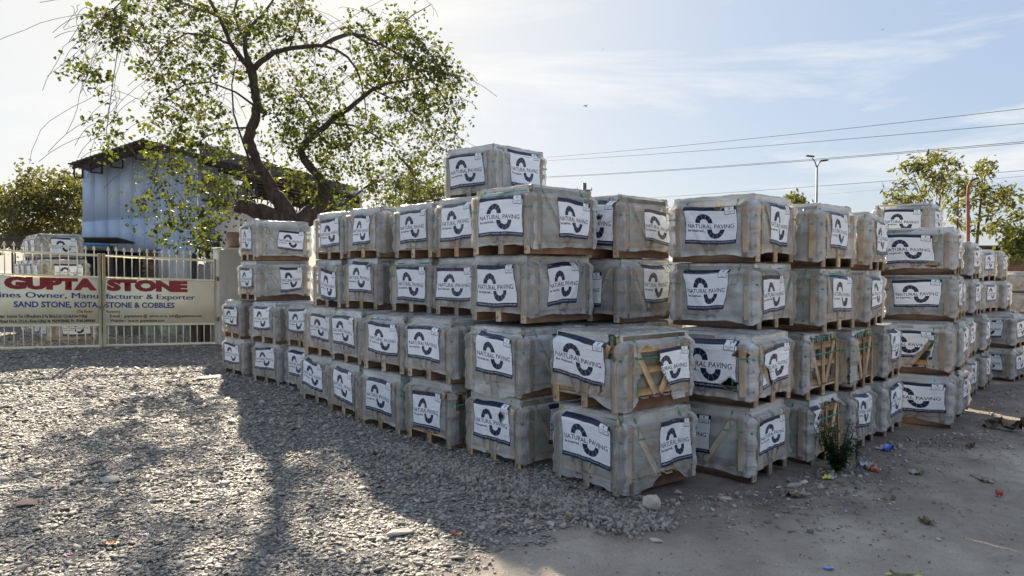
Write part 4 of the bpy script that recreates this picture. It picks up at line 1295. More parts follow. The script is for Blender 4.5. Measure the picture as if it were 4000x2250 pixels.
gr = gate_leaf(SX(401), SX(845), 'gate_leaf', 'right cream steel gate leaf with spear tops, lettered STONE in red', [
 ('STONE', SX(416), SX(732), .775, .235, 'red_paint', .075),
 ('facturer & Exporter', SX(412), SX(760), .575, .120, 'blue_paint', -1),
 ('STONE & COBBLES', SX(408), SX(680), .372, .125, 'blue_paint', .032),
 ('Pioneers)', SX(409), SX(466), .252, .062, 'red_paint', .02),
 ('E-mail :  guptastone @  yahoo.co.in, info@guptastone.com.', SX(427), SX(789), .148, .064, 'black_paint', .024),
 ('Website :  w.w.w. guptastone.com.', SX(427), SX(642), .042, .064, 'black_paint', .024)])
sm = SX(397)
pl = empty('padlock', gp(sm, .86, .05)); tag(pl, 'small steel padlock and chain joining the two gate leaves', 'padlock')
MB().box((0, 0, 0), (.06, .03, .055), bev=.008).obj('lock_body', M['steel'], pl, rz=GYAW)
MB().tube([Vector((-.018, 0, .02)), Vector((-.018, 0, .06)), Vector((0, 0, .075)), Vector((.018, 0, .06)), Vector((.018, 0, .02))], .005, 6).obj('shackle', M['steel'], pl, rz=GYAW)
MB().tube([Vector((-.07, .03, .08)), Vector((-.03, -.01, .03)), Vector((0, 0, .07)), Vector((.03, -.01, .06)), Vector((.07, .03, .11))], .009, 5).obj('chain', M['rust'], pl, rz=GYAW)

# pillar and short wall at the right of the gate
P1 = gp(SX(848), 0, 0); 
wl = empty('gate_pillar', (P1.x, P1.y, 0), GYAW); tag(wl, 'whitewashed stained masonry pillar at the right end of the gate', 'wall')
b_ = MB(); b_.box((.72, .15, 1.20), (1.40, .42, 2.60), bev=.02).obj('pillar_shaft', M['whitewash'], wl)
MB().box((.72, .15, 2.515), (1.46, .48, .03), bev=.01).obj('cap_slab', M['whitewash'], wl)
for h in (.75, 1.75):
    MB().tube([Vector((.0, -.06, h - .05)), Vector((.0, -.06, h + .05))], .022, 8).obj('hinge', M['rust'], wl)
lp = empty('leaning_board', (P1.x - .36, P1.y - .05, 0), GYAW); tag(lp, 'tan timber panel leaning behind the right foot of the gate', 'board')
MB().box((.05, .22, .48), (.52, .03, .9), bev=.01).obj('panel_face', M['brown_box'], lp)
MB().box((.05, .20, .48), (.05, .012, .9)).obj('panel_seam', M['black'], lp)
bx = at(907, 935, 18.6)
o = empty('brown_box', (bx.x + .02, bx.y + .15, 2.53), GYAW); tag(o, 'brown drum shaped box standing on the white pillar behind the crates', 'box')
MB().tube([Vector((0, 0, 0)), Vector((0, 0, .02)), Vector((0, 0, .38)), Vector((0, 0, .40))], [.20, .21, .21, .2], 12).obj('drum', M['brown_box'], o)
MB().tube([Vector((-.22, -.3, .01)), Vector((0, -.34, .04)), Vector((.25, -.3, .01))], .012, 5).obj('loop', M['dark_metal'], o)

# ---------------------------------------------------------------- crates in the yard beyond the gate
YG = 'wrapped crates in the yard beyond the gate'
dl = Vector((-math.sin(R(41)), math.cos(R(41)), 0))
base = at(186, 1345, 17.4); zb = .20; HY = .675
for i in range(4):
    p = Vector((base.x, base.y, 0)) + dl * (i * 1.02)
    for t_ in range(3 + (i in (1, 2))):
        q = p + (dl * .45 if t_ == 3 else Vector((0, 0, 0))) - (GU * (.15 if t_ == 2 else 0))
        nm = ('nearest', 'second', 'third', 'furthest')[i]
        lv = ('bottom', 'second', 'third', 'top')[t_]
        crate('S', q.x, q.y, zb + t_ * HY, 41, HY, 700 + i * 5 + t_, f'wrapped crate seen through the left gate leaf, {nm} stack, {lv} tier', YG,
              dict(r=(.30, .86, .17, .60) if i < 2 else None, l=(.2, .8, .2, .6)))

# ---------------------------------------------------------------- stacks of flat slabs behind the gate
g = np.random.default_rng(9)
SG = 'stacks of loose paving slabs behind the gate'
slabs = [(470, 1310, 19.6, 18, 'first stack of grey green slabs from the gate middle'), (535, 1310, 19.9, 20, 'second stack of grey green slabs from the gate middle'),
         (600, 1305, 20.2, 20, 'third stack of grey green slabs from the gate middle'), (655, 1300, 20.6, 18, 'fourth stack of grey green slabs from the gate middle'), (725, 1295, 21.0, 19, 'stack of grey green slabs nearest the right gate post')]
sme = []
for k in range(5):
    b_ = MB().box((0, 0, 0), (.46 + .03 * k % .05, .55, .030), bev=.004); b_.v[0] += g.normal(0, .003, b_.v[0].shape)
    sme.append(b_.mesh('slab', M['pale_slab']))
for px, py, D, n, lb in slabs:
    p = at(px, py, D); root = empty('slab_stack', (p.x, p.y, gz(p.x, p.y)), GYAW); tag(root, lb, 'slab stack', SG)
    for i in range(n):
        link('slab', sme[int(g.integers(0, 5))], root, (g.uniform(-.035, .035), g.uniform(-.05, .05), .35 + .038 * i), g.uniform(-.03, .03))
    for i in range(4):
        o = link('leaning_slab', sme[i], root, (-.22 + .16 * i, -.33 - .02 * i, .23), 0)
        o.rotation_euler = (R(68), 0, R(8 * (i - 1.5)))
for px, D, n, z0, lb in ((372, 22, 16, 1.25, 'tilted heap of thin slabs showing above the name board by the crates'), (430, 23, 9, 1.35, 'low heap of thin slabs showing above the name board near the gate middle'), (545, 23.5, 5, 1.35, 'flat scatter of thin slabs showing above the board before the brick pier')):
    p = at(px, 1050, D); root = empty('slab_heap', (p.x, p.y, 0), GYAW); tag(root, lb, 'slab heap', 'heaps of thin slabs showing above the name board')
    MB().box((0, .1, z0 / 2), (.9, .6, z0 - .02), bev=.02).obj('plinth', M['mortar'], root)
    for i in range(n):
        o = link('slab', sme[i % 5], root, (g.uniform(-.12, .12), 0, z0 + .034 * i), g.uniform(-.2, .2)); o.rotation_euler[1] = R(6); o.scale = (1.5, 1, 1)

# ---------------------------------------------------------------- shed
FD = 27.0
shed = empty('steel_shed', (0, FD, 0)); tag(shed, 'pale blue sheet metal shed with a wide dark pitched roof behind the tree', 'building')
inv = Vector((0, FD, 0))
def fp(px, py, D=FD): return at(px, py, D) - inv
# wall of separate tall sheets, upper and lower course
xsN = np.linspace(323, 615, 7)
roofline = lambda x: np.interp(x, [272, 323, 555, 772, 1400], [652, 655, 590, 612, 775])
seam = lambda x: 868 - (x - 323) * .07
bott = lambda x: np.interp(x, [323, 400, 500, 615, 772], [962, 972, 985, 990, 1000])
for i in range(6):
    xa, xb = xsN[i] + .4, xsN[i + 1] - .4
    for (ta, tb, ba, bb, o_) in ((roofline(xa), roofline(xb), seam(xa) + 1, seam(xb) + 1, 0), (seam(xa), seam(xb), bott(xa), bott(xb), .03)):
        P = [fp(xa, ta), fp(xb, tb), fp(xb, bb), fp(xa, ba)]
        b_ = MB()
        f_ = [Vector((p.x, p.y - .02 - o_ - .012 * (i % 2), p.z)) for p in P]; k_ = [Vector((p.x, p.y + .02, p.z)) for p in P]
        b_.add([tuple(p) for p in f_ + k_], [(0, 3, 2, 1), (4, 5, 6, 7), (0, 1, 5, 4), (1, 2, 6, 5), (2, 3, 7, 6), (3, 0, 4, 7)])
        b_.obj('wall_sheet', M['blue_sheet'], shed)
# narrow ribbed sheet at the right
nr = 18; xr = np.linspace(615, 772, nr * 2 + 1); v = []; f = []
for i, x in enumerate(xr):
    o_ = -.06 if (i % 4) in (1, 2) else 0.005
    a, c = fp(x, roofline(x)), fp(x, bott(x))
    v += [(a.x, a.y + o_, a.z), (c.x, c.y + o_, c.z)]
    if i: f.append((2 * i - 2, 2 * i - 1, 2 * i + 1, 2 * i))
MB().add(v, f).obj('ribbed_sheet', M['blue_sheet_rib'], shed)
# side and rear walls
a = fp(323, 655); c = fp(323, 975)
MB().box((a.x, a.y + 3.0, (a.z + c.z) / 2), (.05, 5.9, a.z - c.z)).obj('side_wall', M['blue_sheet'], shed)
a = fp(772, 612); c = fp(772, 1000)
MB().box((a.x, a.y + 3.0, (a.z + c.z) / 2), (.05, 5.9, a.z - c.z)).obj('side_wall', M['blue_sheet'], shed)
# roof: two corrugated slopes with thickness and purlins
def slope(pa, pb, back, n, name):
    A_, B_ = pa, pb; v, f = [], []
    m_ = n * 2
    for i in range(m_ + 1):
        t_ = i / m_; p = A_ * (1 - t_) + B_ * t_
        for j_ in (0, 1):
            q = p + back * j_
            v += [(q.x, q.y, q.z)]
    for i in range(m_): f.append((2 * i, 2 * i + 1, 2 * i + 3, 2 * i + 2))
    v2 = [(x_, y_, z_ + .05) for x_, y_, z_ in v]; k_ = len(v)
    f2 = [(a_[3] + k_, a_[2] + k_, a_[1] + k_, a_[0] + k_) for a_ in f]
    f3 = [(0, 2 * m_, 2 * m_ + k_, k_), (1, 1 + k_, 2 * m_ + 1 + k_, 2 * m_ + 1)]
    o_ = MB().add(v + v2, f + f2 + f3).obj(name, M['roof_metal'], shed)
    # corrugation ends along the verge
    e = MB()
    for i in range(int((B_ - A_).length / .16)):
        t_ = i * .16 / (B_ - A_).length; p = A_ * (1 - t_) + B_ * t_
        e.box((p.x, p.y - .01, p.z + .03), (.07, .03, .055))
    e.obj('corrugated_edge', M['roof_metal'], o_)
    return o_
front = FD - 1.6
rg = at(555, 547, front) - inv
le = at(270, 643, front) - inv; re = at(1402, 770, front + .0) - inv
backv = Vector((-2.2, 13, -.15))
slope(le, rg, backv, 10, 'roof_slope'); slope(rg, re, backv, 30, 'roof_slope')
for j_ in np.linspace(.02, .98, 9):
    b_ = MB()
    for A_, B_ in ((le, rg), (rg, re)):
        p, q = A_ + backv * j_, B_ + backv * j_
        b_.beam(p - Vector((0, 0, .08)), q - Vector((0, 0, .08)), .06, .10)
    b_.obj('purlin', M['dark_metal'], shed)
# brackets under the overhang
for x0, x1, y0, y1 in ((290, 322, 648, 690), (355, 398, 636, 672), (435, 478, 612, 652), (530, 572, 588, 622)):
    b_ = MB()
    A_, B_, C_, D_ = (at(x0, y0, FD - .9) - inv, at(x0, y1, FD - .9) - inv, at(x1, y1 + 5, FD - .05) - inv, at(x1, y0 - 2, FD - .05) - inv)
    for p, q in ((A_, B_), (B_, C_), (C_, D_), (A_, D_)): b_.beam(p, q, .045, .045)
    b_.obj('bracket', M['dark_metal'], shed)
# deep fascia and lattice truss under the long right slope
def truss(D, xa, ya, xb, yb, dep):
    b_ = MB(); a, c = at(xa, ya, D) - inv, at(xb, yb, D) - inv
    dn = Vector((0, 0, -dep)); n = 16
    b_.beam(a, c, .07, .07); b_.beam(a + dn, c + dn, .07, .07)
    for i in range(n):
        p = a + (c - a) * (i / n); q = a + (c - a) * ((i + 1) / n)
        b_.beam(p, q + dn, .04, .04) if i % 2 else b_.beam(p + dn, q, .04, .04)
        b_.beam(p, p + dn, .035, .035)
    b_.obj('truss', M['dark_metal'], shed)
truss(FD + .3, 775, 700, 1390, 800, .75)
truss(FD + 5, 800, 745, 1390, 830, .5)
b_ = MB(); a, c = at(780, 690, FD + 6) - inv, at(1400, 812, FD + 6) - inv
b_.add([tuple(a + Vector((0, 0, 1.5))), tuple(c + Vector((0, 0, .9))), tuple(c - Vector((0, 0, .15))), tuple(a - Vector((0, 0, .35)))], [(0, 3, 2, 1)])
b_.obj('inner_gable', M['roof_metal'], shed)
# right end wall with a bright blue door sheet
a, c = at(1280, 745, FD + .1) - inv, at(1415, 990, FD + .1) - inv
MB().box(((a.x + c.x) / 2, a.y, (a.z + c.z) / 2), (c.x - a.x, .1, a.z - c.z)).obj('end_wall', M['whitewash'], shed)
a, c = at(1314, 748, FD) - inv, at(1356, 830, FD) - inv
MB().box(((a.x + c.x) / 2, a.y - .06, (a.z + c.z) / 2), (c.x - a.x, .05, a.z - c.z), bev=.01).obj('blue_sheet', M['bright_blue'], shed)
for x in (1285, 1395):
    a = at(x, 770, FD) - inv
    MB().box((a.x, a.y, a.z / 2), (.16, .16, a.z)).obj('column', M['dark_metal'], shed)
# lower storey
a, c = at(400, 985, FD + 3) - inv, at(615, 1300, FD + 3) - inv
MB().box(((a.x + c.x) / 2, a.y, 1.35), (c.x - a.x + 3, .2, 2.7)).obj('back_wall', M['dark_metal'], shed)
a, c = at(610, 992, FD - .1) - inv, at(757, 1000, FD - .1) - inv
MB().box(((a.x + c.x) / 2, a.y + .1, (a.z) / 2), (c.x - a.x, .25, a.z)).obj('lower_wall', M['whitewash'], shed)
MB().box((c.x + .08, a.y - .1, (a.z) / 2), (.14, .2, a.z)).obj('column', M['dark_metal'], shed)
for px in (420, 447, 470, 500, 530):
    a = at(px, 985, FD + .4) - inv
    MB().beam((a.x, a.y, 0), (a.x + random.uniform(-.2, .2), a.y, a.z), .08, .08).obj('prop', M['dark_metal'], shed)
# brick pier of separate bricks
pr = empty('brick_pier', (0, FD - 1.0, 0)); tag(pr, 'rough brick pier with a slanted cap left of the white lower wall', 'pier')
pa, pb = at(556, 985, FD - 1.0), at(604, 985, FD - 1.0)
Wp = pb.x - pa.x; cx_ = (pa.x + pb.x) / 2
MB().box((cx_, .17, pa.z / 2), (Wp - .03, .26, pa.z - .02)).obj('core', M['mortar'], pr)
bm_ = [MB().box((0, 0, 0), (.225 + k * .006, .06, .072), bev=.006).mesh('brick', M['brick']) for k in range(3)]
nb = max(2, int(Wp / .24)); rows_ = int(pa.z / .086)
for r_ in range(rows_):
    for c_ in range(nb):
        xo = cx_ - Wp / 2 + .125 + c_ * (Wp - .25) / max(nb - 1, 1) + (.03 if r_ % 2 else -.02)
        if r_ * .086 > .9: link('brick', bm_[(r_ + c_) % 3], pr, (xo, random.uniform(-.008, .008), .04 + r_ * .086))
MB().box((cx_, .1, pa.z + .05), (Wp + .25, .45, .05), np.array([[1, 0, -.1], [0, 1, 0], [.1, 0, 1]])).obj('cap', M['pale_slab'], pr)
# lean-to at the left with a blue gutter pipe
lt = empty('lean_to', (0, 26, 0)); tag(lt, 'dark lean-to with a blue gutter pipe left of the shed', 'lean-to')
a, c = at(-60, 925, 26), at(470, 960, 26)
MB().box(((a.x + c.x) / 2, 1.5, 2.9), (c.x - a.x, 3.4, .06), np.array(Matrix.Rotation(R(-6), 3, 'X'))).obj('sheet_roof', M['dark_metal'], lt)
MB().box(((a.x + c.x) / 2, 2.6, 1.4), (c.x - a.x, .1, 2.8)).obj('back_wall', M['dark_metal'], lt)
a, c = at(262, 951, 25.6), at(432, 957, 25.6)
MB().tube([Vector((a.x, -.5, a.z)), Vector((c.x, -.5, c.z))], .055, 8).obj('gutter_pipe', M['pipe_blue'], lt)
for px in (60, 200, 330, 440):
    a = at(px, 960, 26); MB().box((a.x, -.1, a.z / 2), (.1, .1, a.z)).obj('post', M['dark_metal'], lt)
# heap of grey cover sheet at the right end behind the gate
tp_ = empty('covered_heap', (0, 0, 0)); tag(tp_, 'heap under a dull grey cover sheet right of the white lower wall', 'heap')
v, f = [], []
for j_ in range(9):
    for i in range(15):
        px = 765 + i * 6; t_ = j_ / 8
        p = at(px, 1025 + 8 * math.sin(i * .7), 24.5)
        v.append((p.x, 24.5 + 1.6 * t_ - .4 * math.sin(t_ * 3), max(0, p.z * (math.sin(math.pi * (.12 + .76 * t_)) ** .5) + .06 * math.sin(i * 1.3 + j_))))
for j_ in range(8):
    for i in range(14): k_ = j_ * 15 + i; f.append((k_, k_ + 1, k_ + 16, k_ + 15))
v0 = len(v)
for i in range(15): v.append((v[i][0], v[i][1] - .1, 0))
for i in range(14): f.append((v0 + i, v0 + i + 1, i + 1, i))
MB().add(v, f).obj('cover_sheet', M['mortar'], tp_, smooth=True)

# ---------------------------------------------------------------- trees
def leaf_cloud(centers, radii, counts, size, seed, droop=.6, elong=1.0):
    """many small folded leaves round given centres"""
    g = np.random.default_rng(seed)
    P = []
    for (c, r_, n) in zip(centers, radii, counts):
        q = g.normal(0, .5, (n, 3)) * np.array([r_, r_, r_ * .8]); q[:, 2] -= np.abs(g.normal(0, .3, n)) * r_ * droop
        P.append(q + np.array(c))
    P = np.concatenate(P); n = len(P)
    s = size * g.uniform(.45, 1.4, n)
    nrm = g.normal(0, 1, (n, 3)); nrm /= np.linalg.norm(nrm, axis=1)[:, None]
    tv = g.normal(0, 1, (n, 3)); tv[:, 2] -= .8
    tv -= nrm * (tv * nrm).sum(1)[:, None]; tv /= np.linalg.norm(tv, axis=1)[:, None]
    bv = np.cross(nrm, tv)
    S_ = s[:, None]
    base = P; tip = P + tv * S_ * 1.05 * elong
    m1 = P + tv * S_ * .42 * elong
    l_ = m1 + bv * S_ * .46 + nrm * S_ * .12; r_2 = m1 - bv * S_ * .46 + nrm * S_ * .12
    V = np.stack([base, l_, tip, r_2], 1).reshape(-1, 3)
    i = np.arange(n) * 4
    F = np.concatenate([np.stack([i, i + 1, i + 2], 1), np.stack([i, i + 2, i + 3], 1)])
    return V, F

TD = 19.0
def tpt(px, py, d=0.0): return at(px, py, TD + d)
big = empty('big_tree', (tpt(1150, 1050).x, TD, 0)); tag(big, 'large old spreading tree with forked dark trunk rising behind the crates', 'tree')
tinv = big.location.copy()
limbs = [
 # (points px,py,depth offset, radius px)
 [(1165, 1290, 0, 62), (1155, 1050, 0, 58), (1140, 900, 0, 56), (1128, 850, 0, 48), (1092, 790, -.1, 36), (1062, 740, -.2, 31), (1040, 690, -.3, 28), (1010, 640, -.4, 27), (985, 585, -.5, 27), (972, 545, -.5, 28), (980, 505, -.5, 27), (1000, 450, -.5, 24), (1003, 400, -.4, 23), (992, 340, -.4, 22), (985, 285, -.4, 24), (975, 255, -.4, 24)],
 [(1150, 870, 0, 50), (1080, 850, -.2, 42), (1010, 825, -.5, 36), (960, 808, -.8, 33), (925, 803, -1, 30)],
 [(1150, 880, 0, 50), (1200, 850, .2, 42), (1240, 810, .4, 37), (1268, 755, .5, 34), (1262, 710, .5, 26), (1222, 665, .5, 24), (1190, 625, .5, 22), (1172, 590, .5, 20), (1195, 555, .5, 19), (1232, 525, .4, 18), (1272, 492, .3, 17), (1310, 455, .3, 16), (1360, 425, .2, 15), (1410, 385, .2, 13), (1455, 350, .1, 11), (1505, 328, 0, 9), (1560, 318, -.2, 6), (1640, 305, -.4, 4)],
 [(975, 262, -.4, 20), (940, 225, -.6, 17), (905, 175, -.8, 15), (880, 120, -1, 13), (855, 65, -1.2, 11), (825, 10, -1.4, 9), (790, -60, -1.6, 8)],
 [(980, 262, -.4, 18), (958, 200, -.3, 15), (955, 150, 0, 13), (975, 105, .2, 11), (1020, 65, .5, 9), (1060, 10, .8, 7), (1100, -60, 1, 6)],
 [(955, 150, 0, 10), (930, 110, .3, 8), (915, 40, .6, 7), (935, -30, .8, 6)],
 [(985, 275, -.4, 20), (1020, 240, -.5, 17), (1070, 205, -.6, 15), (1130, 190, -.8, 14), (1200, 182, -1, 13), (1258, 178, -1.1, 12), (1310, 150, -1.2, 11), (1370, 130, -1.3, 10), (1420, 140, -1.4, 9), (1465, 163, -1.5, 8), (1510, 185, -1.6, 7), (1560, 215, -1.7, 6), (1620, 262, -1.8, 5), (1700, 330, -1.9, 4), (1750, 410, -2, 3)],
 [(1258, 178, -1.1, 9), (1310, 192, -1, 8), (1360, 225, -.9, 7), (1392, 270, -.8, 6), (1412, 325, -.7, 5), (1425, 390, -.6, 4), (1432, 470, -.5, 3)],
 [(1370, 130, -1.3, 7), (1430, 165, -1, 6), (1470, 180, -.8, 5), (1540, 120, -.6, 4), (1610, 60, -.4, 3), (1680, 20, -.2, 2)],
 [(1005, 770, -.9, 8), (983, 652, -.9, 7), (940, 528, -.9, 6), (912, 440, -.9, 5), (905, 330, -.9, 4), (925, 220, -.9, 3)],
 [(1172, 590, .5, 9), (1200, 520, .8, 7), (1240, 470, 1, 6), (1200, 400, 1.2, 5), (1150, 340, 1.3, 4)],
 [(1290, 478, .3, 8), (1380, 490, .6, 7), (1450, 520, .8, 6), (1530, 570, 1, 5), (1590, 650, 1.2, 4), (1640, 720, 1.3, 3)],
 [(985, 500, -.5, 7), (900, 500, -.9, 5), (810, 530, -1.3, 4), (720, 600, -1.7, 3)],
 [(1003, 420, -.4, 8), (920, 360, -.9, 6), (820, 320, -1.4, 5), (720, 330, -1.9, 4), (640, 390, -2.2, 3)],
 [(905, 175, -.8, 8), (820, 140, -1.3, 6), (730, 130, -1.8, 5), (640, 180, -2.3, 4), (590, 260, -2.6, 3)],
 [(855, 65, -1.2, 8), (740, 20, -1.8, 6), (620, -20, -2.4, 5), (500, -20, -3, 4), (420, 60, -3.4, 3), (360, 150, -3.6, 2)],
 [(500, -20, -3, 4), (470, 120, -3.1, 3), (450, 260, -3.2, 2), (430, 400, -3.2, 2), (415, 520, -3.2, 1.5)],
 [(1455, 350, .1, 6), (1560, 400, .4, 5), (1640, 480, .6, 4), (1700, 560, .8, 3), (1760, 600, .9, 2)],
 [(1130, 190, -.8, 6), (1160, 100, -.6, 4), (1190, 0, -.4, 3)],
 [(1220, 845, .3, 9), (1340, 800, .9, 6), (1430, 730, 1.3, 5), (1500, 700, 1.6, 4)],
]
nodes = []
tb = MB(); lb_ = MB()
for li, lm in enumerate(limbs):
    pts = [tpt(a, b2, c) - tinv for a, b2, c, r_ in lm]
    rad = [r_ * TD / FPX * .62 for *_, r_ in lm]
    # finer, slightly crooked
    pp, rr = [], []
    for i in range(len(pts) - 1):
        for k in range(3):
            t_ = k / 3; q = pts[i].lerp(pts[i + 1], t_)
            j_ = rad[i] * .16
            pp.append(q + Vector((random.uniform(-j_, j_), random.uniform(-j_, j_), random.uniform(-j_, j_)))); rr.append((rad[i] * (1 - t_) + rad[i + 1] * t_) * random.uniform(.93, 1.08))
    pp.append(pts[-1]); rr.append(rad[-1])
    if li < 3: rr = [q_ * (1.38 if p_.z < 4.2 else 1.12) for q_, p_ in zip(rr, pp)]
    (tb if li < 3 else lb_).tube(pp, rr, 10 if li < 3 else 6)
    if li >= 3 or li == 2 or li == 0:
        for q, r_ in zip(pp[8 if li in (0,) else 0:], rr[8 if li in (0,) else 0:]):
            if q.z > 3.2: nodes.append((np.array(q), r_))
tb.obj('trunk', M['bark'], big, smooth=True)
lb_.obj('limb', M['bark'], big, smooth=True)
# crown: clusters inside hand placed lobes, each joined to the nearest wood by a drooping twig
lobes = [ # px,py, rx,ry, depth, n
 (470, 60, 90, 70, -3.2, 16), (410, 130, 60, 60, -3.5, 8), (360, 280, 42, 38, -3.5, 7), (520, 120, 45, 60, -3, 6), (430, 440, 22, 50, -3.2, 4), (410, 560, 28, 34, -3.2, 4),
 (700, 90, 130, 110, -1.8, 27), (640, 240, 90, 90, -2.2, 15), (760, 300, 110, 100, -1.5, 20), (660, 470, 90, 90, -1.8, 18), (800, 480, 110, 90, -1.2, 18),
 (700, 600, 110, 70, -1.8, 12), (650, 700, 100, 70, -2, 11), (720, 820, 70, 80, -2.2, 11), (830, 660, 90, 100, -1.2, 12), (600, 900, 60, 40, -2.4, 4), (560, 760, 40, 60, -2.4, 5), (880, 780, 60, 60, -1, 9),
 (900, 60, 100, 80, -.5, 22), (1030, 120, 80, 100, .4, 16), (1120, 60, 90, 70, 0, 12), (1180, 150, 70, 90, -.4, 10), (870, 200, 60, 90, -.6, 10), (1090, 320, 80, 110, 1, 16), (1180, 380, 90, 100, 1, 18),
 (1100, 560, 90, 80, .8, 14), (1280, 400, 80, 90, .6, 14), (1160, 480, 70, 60, .8, 10), (1230, 560, 90, 80, .5, 20), (1190, 680, 70, 60, .6, 14), (1330, 620, 90, 90, .9, 16), (1390, 500, 100, 80, .6, 20),
 (1460, 250, 100, 90, -1, 24), (1560, 130, 90, 90, -.6, 18), (1640, 200, 90, 90, -1, 20), (1700, 300, 90, 90, -1.6, 22), (1580, 340, 110, 90, -.6, 24), (1680, 430, 100, 90, .2, 22), (1540, 480, 100, 80, .6, 18),
 (1730, 540, 80, 60, .8, 12), (1640, 620, 80, 60, 1, 12), (1480, 640, 90, 70, 1, 12), (1500, 730, 100, 50, 1.4, 12), (1620, 740, 90, 50, 1.6, 12), (1380, 760, 80, 50, 1.2, 9), (1430, 120, 60, 60, -1.2, 6), (1780, 400, 50, 60, -1.6, 5),
 (760, 930, 50, 60, -2, 6), (800, 860, 50, 50, -2, 5), (950, 720, 50, 60, -.8, 6), (1250, 800, 60, 40, .8, 6), (1320, 700, 50, 60, 1, 6), (1000, 330, 60, 120, -.2, 9), (1280, 300, 60, 60, -.6, 6)]
gt = np.random.default_rng(4)
cl = []
for px, py, rx, ry, d, n in lobes:
    for _ in range(n):
        a = gt.uniform(0, 6.283); r_ = gt.random() ** .5
        p = tpt(px + math.cos(a) * rx * r_, py + math.sin(a) * ry * r_, d + gt.normal(0, .9)) - tinv
        cl.append(np.array(p))
NP = np.array([n_[0] for n_ in nodes]); NR = np.array([n_[1] for n_ in nodes])
tw = MB(); order = np.argsort([np.min(np.linalg.norm(NP - c, axis=1)) for c in cl])
for k in order:
    c = cl[k]; dd = np.linalg.norm(NP - c, axis=1) + .3 * np.maximum(0, c[2] - NP[:, 2]); i = int(np.argmin(dd))
    a = NP[i]; L_n = np.linalg.norm(c - a)
    if L_n < .05: continue
    mid = (a + c) / 2 + np.array([gt.normal(0, .10), gt.normal(0, .10), .22]) * L_n
    ts = np.linspace(0, 1, 6)
    pts = [(1 - t_) ** 2 * a + 2 * t_ * (1 - t_) * mid + t_ ** 2 * c + gt.normal(0, .012, 3) * L_n for t_ in ts]
    r0 = min(NR[i] * .6, .012 + .012 * L_n)
    tw.tube([tuple(p) for p in pts], list(np.linspace(r0, .005, 6)), 4, cap=False)
    NP = np.vstack([NP, pts[2:]]); NR = np.r_[NR, np.linspace(r0, .005, 6)[2:]]
# fine bare hanging twigs
for _ in range(620):
    i = int(gt.integers(0, len(NP))); a = NP[i]
    if a[2] < 4: continue
    L_n = gt.uniform(.3, 1.1); d_ = gt.normal(0, 1, 3); d_[2] = abs(d_[2]) * .2; d_ /= np.linalg.norm(d_)
    pts = [a]; dirv = d_ * L_n / 6
    for s_ in range(6):
        dirv = dirv + np.array([gt.normal(0, .02), gt.normal(0, .02), -.035 * L_n])
        pts.append(pts[-1] + dirv)
    tw.tube([tuple(p) for p in pts], .0062, 3, cap=False)
# long trailing bare twigs at both sides of the crown
for px0, py0, d, n in ((380, 60, -3.5, 8), (420, 150, -3.3, 12), (560, 60, -2.8, 12), (480, 330, -3.2, 8), (1560, 40, -.6, 5), (1740, 520, .8, 6), (1330, 80, -1, 8)):
    for _ in range(n):
        a = np.array(tpt(px0 + gt.normal(0, 45), py0 + gt.normal(0, 45), d + gt.normal(0, .3)) - tinv)
        L_n = gt.uniform(.5, 1.3); dirv = np.array([gt.normal(0, .12), gt.normal(0, .08), gt.normal(.02, .06)]) * L_n
        pts = [a]
        for s_ in range(9):
            dirv = dirv + np.array([gt.normal(0, .035), gt.normal(0, .03), -.022 * L_n]); pts.append(pts[-1] + dirv)
        tw.tube([tuple(p) for p in pts], .0058, 3, cap=False)
tag(tw.obj('twigs', M['bark_thin'], big), kind='stuff')
cen, rad_, cnt = [], [], []
for c in cl:
    for _ in range(3):
        cen.append(c + gt.normal(0, .19, 3)); rad_.append(gt.uniform(.10, .24)); cnt.append(int(gt.integers(5, 15)))
V, F = leaf_cloud(cen, rad_, cnt, .088, 8)
me = fast_mesh('crown', V, F); me.materials.append(M['leaf'])
tag(link('crown', me, big), kind='stuff')

def small_tree(name, label, trunk, lobes, D, leaf, size, matn, seed, elong=1.0, perc=14, rc=.3, group=None, cr=1.0):
    root = empty(name, (at(trunk[0][0][0], 1050, D).x, D, 0)); tag(root, label, 'tree', group); iv = root.location.copy()
    g = np.random.default_rng(seed); b_ = MB(); nd = []
    for lm in trunk:
        pts = [at(a, b2, D + (c if len(q_) > 3 else 0)) - iv for q_ in lm for a, b2, c in [(q_[0], q_[1], q_[3] if len(q_) > 3 else 0)]]
        rad = [q_[2] * D / FPX / 2 for q_ in lm]
        b_.tube(pts, rad, 7); 
        for i in range(len(pts) - 1):
            for k in range(4): nd.append(np.array(pts[i].lerp(pts[i + 1], k / 4)))
    tr_ = b_.obj('trunk', M['bark_thin'], root, smooth=True)
    nd = np.array(nd); cl_ = []
    for px, py, rx, ry, n in lobes:
        for _ in range(n):
            a = g.uniform(0, 6.283); r_ = g.random() ** .5
            cl_.append(np.array(at(px + math.cos(a) * rx * r_, py + math.sin(a) * ry * r_, D + g.normal(0, cr)) - iv))
    t2 = MB()
    for c in sorted(cl_, key=lambda c: np.min(np.linalg.norm(nd - c, axis=1))):
        i = int(np.argmin(np.linalg.norm(nd - c, axis=1) + .5 * np.maximum(0, nd[:, 2] - c[2]))); a = nd[i]
        m_ = (a + c) / 2 + np.array([0, 0, -.08]) * np.linalg.norm(c - a)
        t2.tube([tuple(a), tuple(m_), tuple(c)], [.03, .02, .01], 4, cap=False)
        nd = np.vstack([nd, [m_, c]])
    tag(t2.obj('branches', M['bark_thin'], root), kind='stuff')
    V, F = leaf_cloud(cl_, [rc] * len(cl_), [perc] * len(cl_), size, seed + 1, .4, elong)
    me = fast_mesh('crown', V, F); me.materials.append(M[matn])
    tag(link('crown', me, root), kind='stuff')
    return root
